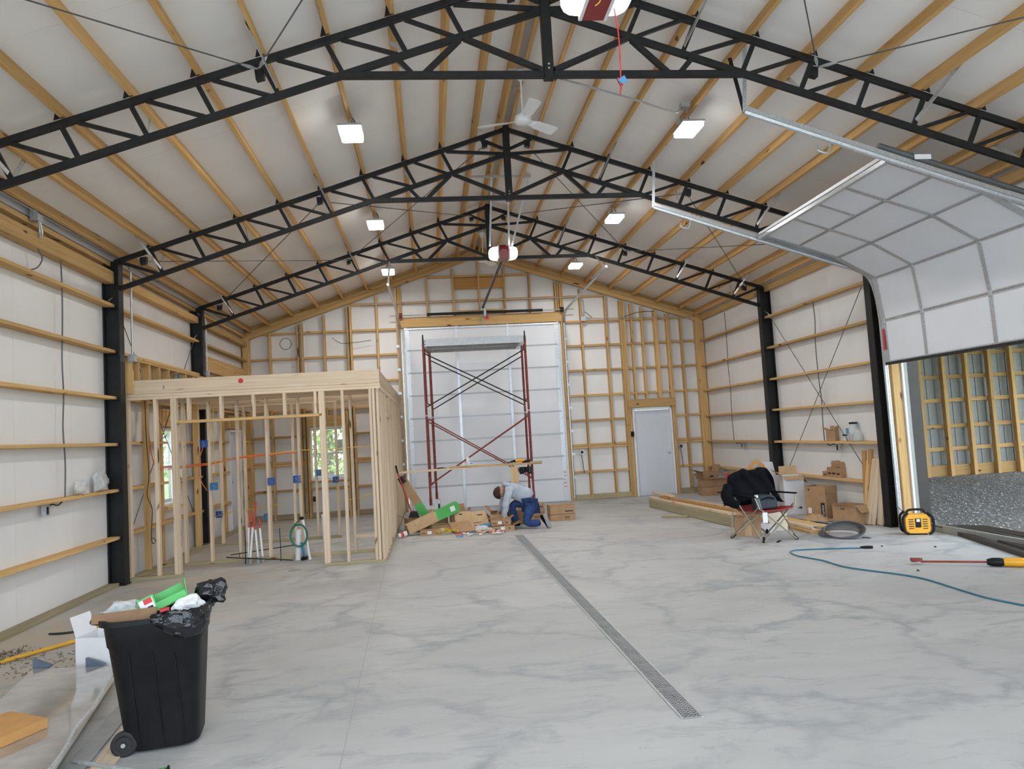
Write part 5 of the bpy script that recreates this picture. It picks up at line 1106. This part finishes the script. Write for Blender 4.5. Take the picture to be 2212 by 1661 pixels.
for k in range(26):
    x, y = rd.uniform(.35, 1.12), rd.uniform(12.55, 13.0); m = ('carton_white', 'clear_plastic', 'pex_red', 'carton_white', 'stone_grey', 'ink_blue', 'cable_orange')[k % 7]; L_, w = rd.uniform(.05, .16), rd.uniform(.015, .05); a = rd.uniform(-.5, .5)
    u = V((math.cos(a), math.sin(a), 0)); v_ = V((-u.y, u.x, 0)); c = V((x, y, .004)); b = MB(); n = 6
    pts = [c+u*L_*(i/n-.5)+V((0, 0, .02*abs(math.sin(i*1.7+k)))) for i in range(n+1)]
    b.v = [p-v_*w/2 for p in pts]+[p+v_*w/2+V((0, 0, .012*((i+k) % 3))) for i, p in enumerate(pts)]; b.f = [(i, i+1, n+2+i, n+1+i) for i in range(n)]; b.mi = [0]*n
    o = b.build('wrapper_scrap', m); o.modifiers.new('thick', 'SOLIDIFY').thickness = .003
    tag(o, '%s packaging scrap strewn before the pile' % {'carton_white': 'white paper', 'clear_plastic': 'clear plastic', 'pex_red': 'red', 'stone_grey': 'grey', 'ink_blue': 'blue', 'cable_orange': 'orange'}[m], 'scrap', 'packaging scraps on the floor')
# crumpled plastic bags
def crumple(name, c, r, m, label, cat, seed, sq=(1, 1, .7), parent=None, sub=3):
    bm = bmesh.new(); bmesh.ops.create_icosphere(bm, subdivisions=sub, radius=1); rd = random.Random(seed)
    off = [V((rd.uniform(-1, 1), rd.uniform(-1, 1), rd.uniform(-1, 1))).normalized() for _ in range(14)]
    for v in bm.verts:
        n = v.co.normalized(); k = 1+sum(.09*math.sin(6*n.dot(o)+i) for i, o in enumerate(off))/1.6+rd.uniform(-.05, .05)
        v.co = V((n.x*k*r*sq[0], n.y*k*r*sq[1], max(-.55, n.z)*k*r*sq[2]))
    zmin = min(v.co.z for v in bm.verts); me = bpy.data.meshes.new(name)
    for v in bm.verts: v.co.z -= zmin
    bm.to_mesh(me); bm.free(); me.materials.append(MT[m]); o = link(bpy.data.objects.new(name, me), Matrix.Translation(V(c)), parent)
    return tag(o, label, cat) if label else o
crumple('plastic_bag', (.78, 13.02, 0), .11, 'clear_plastic', 'crumpled clear and grey wrapper in the pile', 'bag', 3, (1.5, .8, .6))
crumple('plastic_bag', (.86, 13.25, .02), .10, 'ink_blue', 'blue and white wrapper below the printed sheet', 'bag', 5, (1.3, .7, .6))
crumple('parts_bag', (-4.155, 9.40, 1.241), .075, 'clear_plastic', 'small clear bag of screws on the left girt', 'bag', 8, (.8, 1.9, 1.3))
crumple('parts_bag', (-4.155, 9.92, 1.241), .085, 'clear_plastic', 'larger clear bag of screws beside the black column', 'bag', 11, (.75, 2.0, 1.7))

# ------------------------------------------------------------ kneeling person
def skin(name, pts, edges, m, parent, sub=2, root=0):
    """pts: (x, y, z, rx, ry)"""
    me = bpy.data.meshes.new(name); o0 = V(pts[root][:3]); me.from_pydata([V(p[:3])-o0 for p in pts], edges, []); me.materials.append(MT[m])
    o = link(bpy.data.objects.new(name, me), Matrix.Translation(o0), parent)
    md = o.modifiers.new('skin', 'SKIN'); md.use_smooth_shade = True
    for i, p in enumerate(pts):
        s = me.skin_vertices[0].data[i]; s.radius = (p[3], p[4] if len(p) > 4 else p[3]); s.use_root = (i == root)
    sb = o.modifiers.new('sub', 'SUBSURF'); sb.levels = sub; sb.render_levels = sub
    return o
P = empty('person', (1.55, 13.2, 0), 'person kneeling in grey hoodie and blue jeans over the open boxes', 'person')
# body: pelvis, spine, neck, head, both arms with fingers, both legs
bp = [(1.68, 13.22, .47, .08), (1.52, 13.22, .585, .075), (1.36, 13.21, .655, .08), (1.24, 13.19, .70, .06), (1.20, 13.18, .722, .05), (1.168, 13.165, .70, .066), (1.125, 13.155, .655, .080), (1.090, 13.150, .61, .072), (1.075, 13.148, .59, .045),
      (1.28, 13.05, .67, .045), (1.20, 12.98, .43, .034), (1.165, 13.0, .235, .030), (1.155, 13.0, .18, .030),
      (1.28, 13.36, .67, .045), (1.20, 13.46, .45, .034), (1.12, 13.50, .29, .030), (1.10, 13.50, .245, .030),
      (1.66, 13.12, .42, .06), (1.545, 13.075, .10, .045), (1.80, 12.98, .10, .035), (1.64, 13.33, .44, .06), (1.335, 13.36, .40, .045), (1.40, 13.40, .10, .035)]
be = [(0, 1), (1, 2), (2, 3), (3, 4), (4, 5), (5, 6), (6, 7), (7, 8), (2, 9), (9, 10), (10, 11), (11, 12), (2, 13), (13, 14), (14, 15), (15, 16), (0, 17), (17, 18), (18, 19), (0, 20), (20, 21), (21, 22)]
for hand, sgn in ((12, -1), (16, 1)):
    hx, hy, hz = bp[hand][:3]
    for k, (dy, ln) in enumerate(((-.024, .062), (-.008, .072), (.008, .068), (.024, .052))):
        i = len(bp); bp += [(hx-.004, hy+dy, hz-.028, .0095), (hx-.006, hy+dy*1.15, hz-.028-ln*.5, .0085), (hx+.012, hy+dy*1.2, hz-.028-ln, .007)]
        be += [(hand, i), (i, i+1), (i+1, i+2)]
    i = len(bp); bp += [(hx-.022, hy-.012, hz-.004, .010), (hx-.036, hy-.014, hz-.035, .0085)]; be += [(hand, i), (i, i+1)]
i = len(bp); bp += [(1.150, 13.152, .578, .011), (1.158, 13.152, .562, .009)]; be += [(6, i), (i, i+1)]           # nose, head bent forward
skin('body', bp, be, 'skin', P)
for s in (-1, 1):
    MB().lathe((1.145, 13.155+s*.079, .655), [(.001, 0), (.022, 0), (.028, .008), (.02, .014), (.001, .014)], 12, (0, s, .0)).build('ear', 'skin', P, smooth=True)
    MB().lathe((1.125, 13.152+s*.030, .580), [(.001, 0), (.011, 0), (.009, .006), (.001, .009)], 10, (.4, 0, -.9)).build('eye', 'ink', P, smooth=True)
MB().bar((1.182, 13.132, .602), (1.182, 13.172, .602), .012, .006).build('mouth', 'ink_red', P)
# hair: cap over crown and back of the head
bm = bmesh.new(); bmesh.ops.create_icosphere(bm, subdivisions=4, radius=1); ctr = V((1.118, 13.155, .648)); axh = V((.35, 0, 1)).normalized()
kill = []
for v in bm.verts:
    n = v.co.normalized(); kk = 1+.02*math.sin(n.x*40)*math.sin(n.y*37)
    if n.dot(V((-.80, 0, .6))) < -.12: kill.append(v)
    v.co = V((n.x*.104*kk, n.y*.089*kk, n.z*.098*kk))
bmesh.ops.delete(bm, geom=kill, context='VERTS'); me = bpy.data.meshes.new('hair'); bm.to_mesh(me); bm.free(); me.materials.append(MT['hair'])
o = link(bpy.data.objects.new('hair', me), Matrix.Translation(ctr) @ Matrix.Rotation(R(-40), 4, 'Y'), P); o.modifiers.new('thick', 'SOLIDIFY').thickness = -.012
hp = [(1.69, 13.22, .49, .155, .165), (1.56, 13.22, .585, .150, .160), (1.42, 13.215, .655, .145, .165), (1.29, 13.20, .690, .125, .15), (1.215, 13.185, .715, .075, .085),
      (1.285, 13.05, .68, .085), (1.225, 12.985, .55, .072), (1.195, 12.975, .43, .062), (1.172, 12.995, .30, .052), (1.162, 13.0, .225, .046),
      (1.285, 13.36, .68, .085), (1.22, 13.45, .55, .07), (1.20, 13.46, .45, .062), (1.135, 13.50, .325, .05), (1.115, 13.5, .285, .045)]
he = [(0, 1), (1, 2), (2, 3), (3, 4), (3, 5), (5, 6), (6, 7), (7, 8), (8, 9), (3, 10), (10, 11), (11, 12), (12, 13), (13, 14)]
hd = skin('hoodie', hp, he, 'hoodie', P)
tx = bpy.data.textures.new('folds', 'CLOUDS'); tx.noise_scale = .09
dm = hd.modifiers.new('folds', 'DISPLACE'); dm.texture = tx; dm.strength = .045; dm.mid_level = .5
MB().tube(arc([(1.30, 13.05, .775), (1.22, 13.10, .785), (1.20, 13.19, .79), (1.22, 13.28, .785), (1.30, 13.32, .775)], 5), .035, 8).build('hood', 'hoodie', hd, smooth=True)
for k in range(5): MB().bar((1.40+.035*k, 13.06+.0*k, .815-.017*k), (1.425+.035*k, 13.075, .806-.017*k), .008, .004).build('back_print', 'ink', hd)
jp = [(1.70, 13.22, .46, .15, .16), (1.66, 13.12, .40, .115), (1.60, 13.09, .24, .10), (1.545, 13.075, .10, .085), (1.64, 13.04, .085, .075), (1.80, 12.985, .10, .062),
      (1.62, 13.33, .44, .115), (1.48, 13.35, .43, .095), (1.335, 13.36, .405, .082), (1.36, 13.38, .26, .072), (1.40, 13.40, .10, .066)]
je = [(0, 1), (1, 2), (2, 3), (3, 4), (4, 5), (0, 6), (6, 7), (7, 8), (8, 9), (9, 10)]
jn = skin('jeans', jp, je, 'denim', P)
dm = jn.modifiers.new('folds', 'DISPLACE'); dm.texture = tx; dm.strength = .025; dm.mid_level = .5
def shoe(M, nm):
    s = empty(nm, M.translation); par(s, P)
    prof = [(-.10, .042), (-.06, .044), (0, .040), (.06, .047), (.12, .046), (.165, .028)]; b = MB(); n = len(prof)
    out = [(x, -w) for x, w in prof]+[(x, w) for x, w in reversed(prof)]
    b.prism([(x, y, -.02) for x, y in out], (0, 0, .022)).build('sole', 'shoe_grey', s, M=M)
    u = MB(); hs = [.085, .095, .085, .06, .045, .025]; vs = []
    for (x, w), h in zip(prof, hs):
        for k in range(9): a = math.pi*k/8; vs.append((x, math.cos(a)*w*.95, math.sin(a)*h))
    u.add(vs, [(i*9+k, i*9+k+1, (i+1)*9+k+1, (i+1)*9+k) for i in range(n-1) for k in range(8)] + [tuple(range(9)), tuple((n-1)*9+k for k in range(8, -1, -1))]); u.build('upper', 'black_cloth', s, M=M, smooth=True)
shoe(Matrix.Translation((1.375, 13.40, .022)) @ Matrix.Rotation(R(180), 4, 'Z'), 'shoe')
# rear foot on its toes, sole turned to the right
M = Matrix((V((.30, -.12, -.95)).normalized(), V((-.35, -.93, 0)).normalized(), V((-.90, .32, -.33)).normalized())).transposed()
xa = V((.32, -.15, -.93)).normalized(); za = V((-.72, .62, -.30)); za = (za-xa*za.dot(xa)).normalized(); ya = za.cross(xa)
M = Matrix((xa, ya, za)).transposed().to_4x4(); M.translation = V((1.885, 12.955, .155)); shoe(M, 'shoe')

# ------------------------------------------------------------ left foreground
t = empty('wheeled_bin', (-1.66, 4.7, 0), 'black wheeled trash bin overfilled with packaging in the left foreground', 'trash bin')
def rrect(cx, cy, w, d, r, rz, z, n=5):
    out = []
    for (sx, sy, a0) in ((1, 1, 0), (-1, 1, 90), (-1, -1, 180), (1, -1, 270)):
        for k in range(n+1):
            a = R(a0+90*k/n); out.append(V((sx*(w/2-r)+math.cos(a)*r, sy*(d/2-r)+math.sin(a)*r, 0)))
    return [Matrix.Rotation(rz, 3, 'Z') @ p + V((cx, cy, z)) for p in out]
rz = R(9); rings = [rrect(-1.635, 4.725, .38, .40, .10, rz, .02), rrect(-1.64, 4.72, .40, .42, .10, rz, .10), rrect(-1.645, 4.68, .485, .48, .10, rz, .60), rrect(-1.645, 4.68, .50, .50, .10, rz, .615), rrect(-1.645, 4.675, .52, .52, .10, rz, .735), rrect(-1.645, 4.675, .565, .56, .11, rz, .737), rrect(-1.645, 4.675, .565, .56, .11, rz, .765), rrect(-1.645, 4.675, .50, .50, .09, rz, .762), rrect(-1.645, 4.68, .46, .46, .08, rz, .55)]
b = MB(); n = len(rings[0]); b.v = [p for r in rings for p in r]
b.f = [(i*n+k, i*n+(k+1) % n, (i+1)*n+(k+1) % n, (i+1)*n+k) for i in range(len(rings)-1) for k in range(n)] + [tuple(range(n))]; b.mi = [0]*len(b.f)
b.build('body', 'black_plastic', t, smooth=True)
for k, (x, zt) in enumerate(((-1.72, .58), (-1.60, .58), (-1.49, .56))): MB().bar((x+.015, 4.515+.16*(x+1.64), .04), (x-.01, 4.435+.16*(x+1.64), zt), .006, .006).build('mould_line', 'black_plastic', t)
for s in (-1, 1):
    c = V((-1.83-.03*s, 4.70+s*.165, .068)); ax = Matrix.Rotation(rz, 3, 'Z') @ V((0, s, 0)); w = empty('wheel', c); par(w, t)
    MB().lathe(c, [(.03, .0), (.055, 0), (.068, .008), (.068, .042), (.055, .05), (.045, .046), (.04, .04), (.016, .04), (.016, .05), (.001, .05)], 24, ax).build('tyre', 'dark_rubber', w, smooth=True); MB().lathe(c+ax*.045, [(.010, 0), (.012, .012), (.001, .015)], 12, ax).build('hub', 'stone_grey', w)
tube('axle', 'stone_grey', [(-1.86, 4.86, .068), (-1.80, 4.54, .068)], .009, t)
tube('handle', 'black_plastic', arc([(-1.90, 4.52, .74), (-1.97, 4.55, .74), (-1.99, 4.70, .74), (-1.98, 4.86, .74), (-1.93, 4.90, .74)], 5), .014, t)
# liner hanging over the rim on the right front corner
b = MB(); nu, nv = 30, 12; rd = random.Random(4)
rim = arc([(-1.60, 4.41, .77), (-1.50, 4.42, .78), (-1.40, 4.45, .775), (-1.355, 4.53, .785), (-1.365, 4.68, .79), (-1.39, 4.86, .79)], 5)
for j in range(nv+1):
    for i in range(nu+1):
        f = i/nu; p = rim[min(len(rim)-1, int(f*(len(rim)-1)+.5))]; v_ = j/nv
        dep = .13*math.sin(math.pi*min(1, f*1.25+.02))**.7 if f < .8 else .04
        outw = V((.25, -.9, 0)) if f < .45 else V((.95, -.2, 0))
        q = p + outw*(.012+.02*math.sin(v_*math.pi)) + V((0, 0, .02*math.cos(v_*2)-dep*v_)) + V((rd.uniform(-1, 1), rd.uniform(-1, 1), rd.uniform(-1, 1)))*.006
        b.v.append(q)
b.f = [(j*(nu+1)+i, j*(nu+1)+i+1, (j+1)*(nu+1)+i+1, (j+1)*(nu+1)+i) for j in range(nv) for i in range(nu)]; b.mi = [0]*len(b.f)
o = b.build('liner', 'trash_liner', t, smooth=True); o.modifiers.new('thick', 'SOLIDIFY').thickness = .004
crumple('liner_bunch', (-1.37, 4.74, .765), .075, 'trash_liner', None, None, 6, (1.2, .9, 1.0), parent=t)
carton_t = empty('green_carton', (-1.62, 4.72, .72), 'open green carton with a red and white label sticking out of the bin', 'carton')
M = Matrix.Translation((-1.60, 4.66, .775)) @ Matrix.Rotation(R(22), 4, 'Z') @ Matrix.Rotation(R(-20), 4, 'Y') @ Matrix.Rotation(R(-12), 4, 'X')
MB().box(-.13, -.04, -.06, .06, 0, .10).build('block', 'carton_green', carton_t, M=M); MB().box(-.04, .12, -.06, -.054, 0, .045).box(-.04, .12, .054, .06, 0, .095).box(-.04, .12, -.06, .06, 0, .006).build('tray', 'carton_green', carton_t, M=M); MB().prism([(.115, -.06, .0), (.115, .06, .0), (.14, .06, .13), (.14, -.03, .11)], (.006, 0, 0)).build('end_flap', 'carton_green', carton_t, M=M)
MB().box(-.125, -.05, -.0615, -.06, .015, .09).build('label', 'carton_white', carton_t, M=M); MB().box(-.10, -.055, -.063, -.0615, .06, .09).build('label_red', 'ink_red', carton_t, M=M); MB().box(-.09, -.06, -.063, -.0615, .025, .045).build('label_print', 'ink', carton_t, M=M)
crumple('film_wad', (-1.83, 4.66, .735), .075, 'clear_plastic', 'wad of clear film on the left of the bin', 'plastic film', 13, (1.3, .9, .8))
crumple('foam_wrap', (-1.46, 4.60, .745), .07, 'carton_white', 'white foam wrap at the right side of the bin', 'foam', 14, (1.2, .8, .75))
tag(MB().prism([(-1.93, 4.44, .75), (-1.60, 4.49, .75), (-1.60, 4.50, .81), (-1.93, 4.45, .80)], (0, .006, 0)).build('cardboard_flap', 'cardboard_dark'), 'brown cardboard strip standing along the front rim of the bin', 'cardboard')
tag(MB().prism([(-1.57, 4.47, .775), (-1.53, 4.48, .775), (-1.535, 4.49, .80), (-1.58, 4.48, .795)], (0, .02, .003)).build('wrapper', 'ink_red'), 'red and white wrapper at the front rim of the bin', 'wrapper')
# film-wrapped panel on the floor with frame edges
t = empty('wrapped_panel', (-2.6, 5.3, 0), 'large flat panel wrapped in shiny clear film on the floor', 'panel')
fr_, fl_, dv = V((-2.40, 5.98, 0)), V((-3.08, 6.12, 0)), V((.215, -1.0, 0)); LN_ = 2.2
def pl(z0, z1, gx, m, nm):
    a, b_ = fl_+V((gx, 0, z0)), fr_+V((-gx, 0, z0)); return MB().prism([a, b_, b_+dv*LN_, a+dv*LN_], (0, 0, z1-z0)).build(nm, m, t)
pl(.012, .04, .05, 'stone_grey', 'base_carton'); pl(.04, .075, .02, 'aluminium', 'lower_frame'); pl(.075, .11, .0, 'cream', 'upper_frame'); pl(.110, .113, .0, 'film', 'film')
e = fr_+V((0, 0, .115)); MB().tube(arc([e+dv*(i*.22)+V((random.uniform(-.012, .012), 0, random.uniform(0, .012))) for i in range(11)], 3), .013, 6).build('film_fold', 'clear_plastic', t, smooth=True)
for p in (fl_+V((.0, .02, 0)), fl_.lerp(fr_, .62)+V((0, .01, 0))): MB().prism([p+V((-.02, .02, .03)), p+V((.13, -.01, .12)), p+V((-.02, .02, .17))], (.004, .03, 0)).build('corner_guard', 'slate', t)
t = empty('orange_board', (-2.5, 4.7, .115), 'orange brown cardboard slab lying on the wrapped panel', 'cardboard'); MB().prism([(-2.62, 4.95, .115), (-2.32, 4.76, .115), (-2.50, 4.35, .115), (-2.95, 4.55, .115)], (0, 0, .055)).build('slab', 'cardboard_orange', t)
tag(MB().prism([(-3.02, 5.42, .0), (-2.92, 5.36, 0), (-3.0, 5.0, 0), (-3.25, 5.1, 0)], (0, 0, .12)).build('cardboard_flap', 'cardboard_dark'), 'dark brown cardboard beside the left edge of the wrapped panel', 'cardboard')
t = carton((-2.62, 6.26, .0), (.30, .26, .30), R(-12), 'carton_white', 'open white carton behind the wheeled bin', True, (('l', 70, .16), ('b', 80, .13)), inner='carton_white')
for i, (a, b_, m, l) in enumerate((((-1.98, 5.4), (-1.80, 3.9), 'pine_new', 'pale plank on the floor under the bin wheel'), ((-2.12, 5.4), (-1.95, 3.9), 'stone_grey', 'grey plank between wrapped panel and bin'))): tag(board('lumber', (*a, .006), (*b_, .006), .12, .012, m), l, 'board')
t = empty('yellow_pole', (-3.4, 7.2, 0), 'long yellow pole lying on the floor behind the bin', 'pole'); tube('pole', 'yellow_paint', [(-4.0, 6.25, .02), (-2.85, 8.05, .02)], .018, t); tube('tip', 'black_plastic', [(-2.86, 8.03, .02), (-2.80, 8.13, .02)], .016, t)
t = empty('push_broom', (-3.2, 7.6, 0), 'yellow topped broom head on the floor behind the bin', 'broom'); MB().box(-3.28, -3.05, 7.55, 7.62, .07, .16).build('block', 'yellow_paint', t); MB().box(-3.30, -3.03, 7.54, 7.63, 0, .07).build('bristles', 'stone_grey', t)
t = empty('steel_bit', (-1.9, 4.4, 0), 'threaded steel rod lying at the bottom edge', 'rod'); tube('rod', 'galvanised', [(-2.05, 4.46, .02), (-1.55, 4.20, .02)], .010, t); 
b = MB()
for k in range(44): q = V((-2.0, 4.434, .02)).lerp(V((-1.57, 4.21, .02)), k/43); b.tube([q, q+V((.0035, -.002, 0))], .0125, 8)
o = b.build('thread', 'stone_grey', t); o['kind'] = 'stuff'
t = empty('wire_spool', (-1.5, 4.13, 0), 'small spool of green wire with black wheels at the bottom edge', 'spool')
for x in (-1.565, -1.435): MB().lathe((x, 4.12+(x+1.5)*.3, .035), [(.006, -.006), (.034, -.006), (.037, 0), (.034, .006), (.006, .006)], 20, (1, .3, 0)).build('flange', 'black_plastic', t, smooth=True)
b = MB()
for k in range(9): x = -1.545+k*.0115; b.tube([V((x, 4.12+(x+1.5)*.3, .035))+V((0, math.cos(a*.524), math.sin(a*.524)))*.024 for a in range(13)], .006, 6)
b.build('winding', 'carton_green', t, smooth=True)
b = MB(); rd = random.Random(17)
for k in range(420):
    big = rd.random() < .55; c = V((rd.gauss(-3.72, .12), rd.gauss(6.95, .14), 0)) if big else V((rd.uniform(-3.5, -2.8), rd.uniform(6.3, 7.0), 0)); a = rd.uniform(0, 6.28); L_ = rd.uniform(.005, .04); h = max(0, .05-abs(c.x+3.72)*.25) if big else 0
    b.tube([c+V((0, 0, .005+h*rd.random())), c+V((math.cos(a)*L_, math.sin(a)*L_, .006+h*rd.random()))], rd.uniform(.0012, .004), 4)
tag(b.build('swept_debris', 'bark'), 'swept heap of twigs and dirt by the left wall', 'debris', kind='stuff')
tag(tube('dark_stick', 'cable_black', arc([(-3.75, 7.75, .008), (-3.6, 7.72, .012), (-3.4, 7.80, .008)]), .010), 'short dark strap on the floor near the left wall', 'strap')
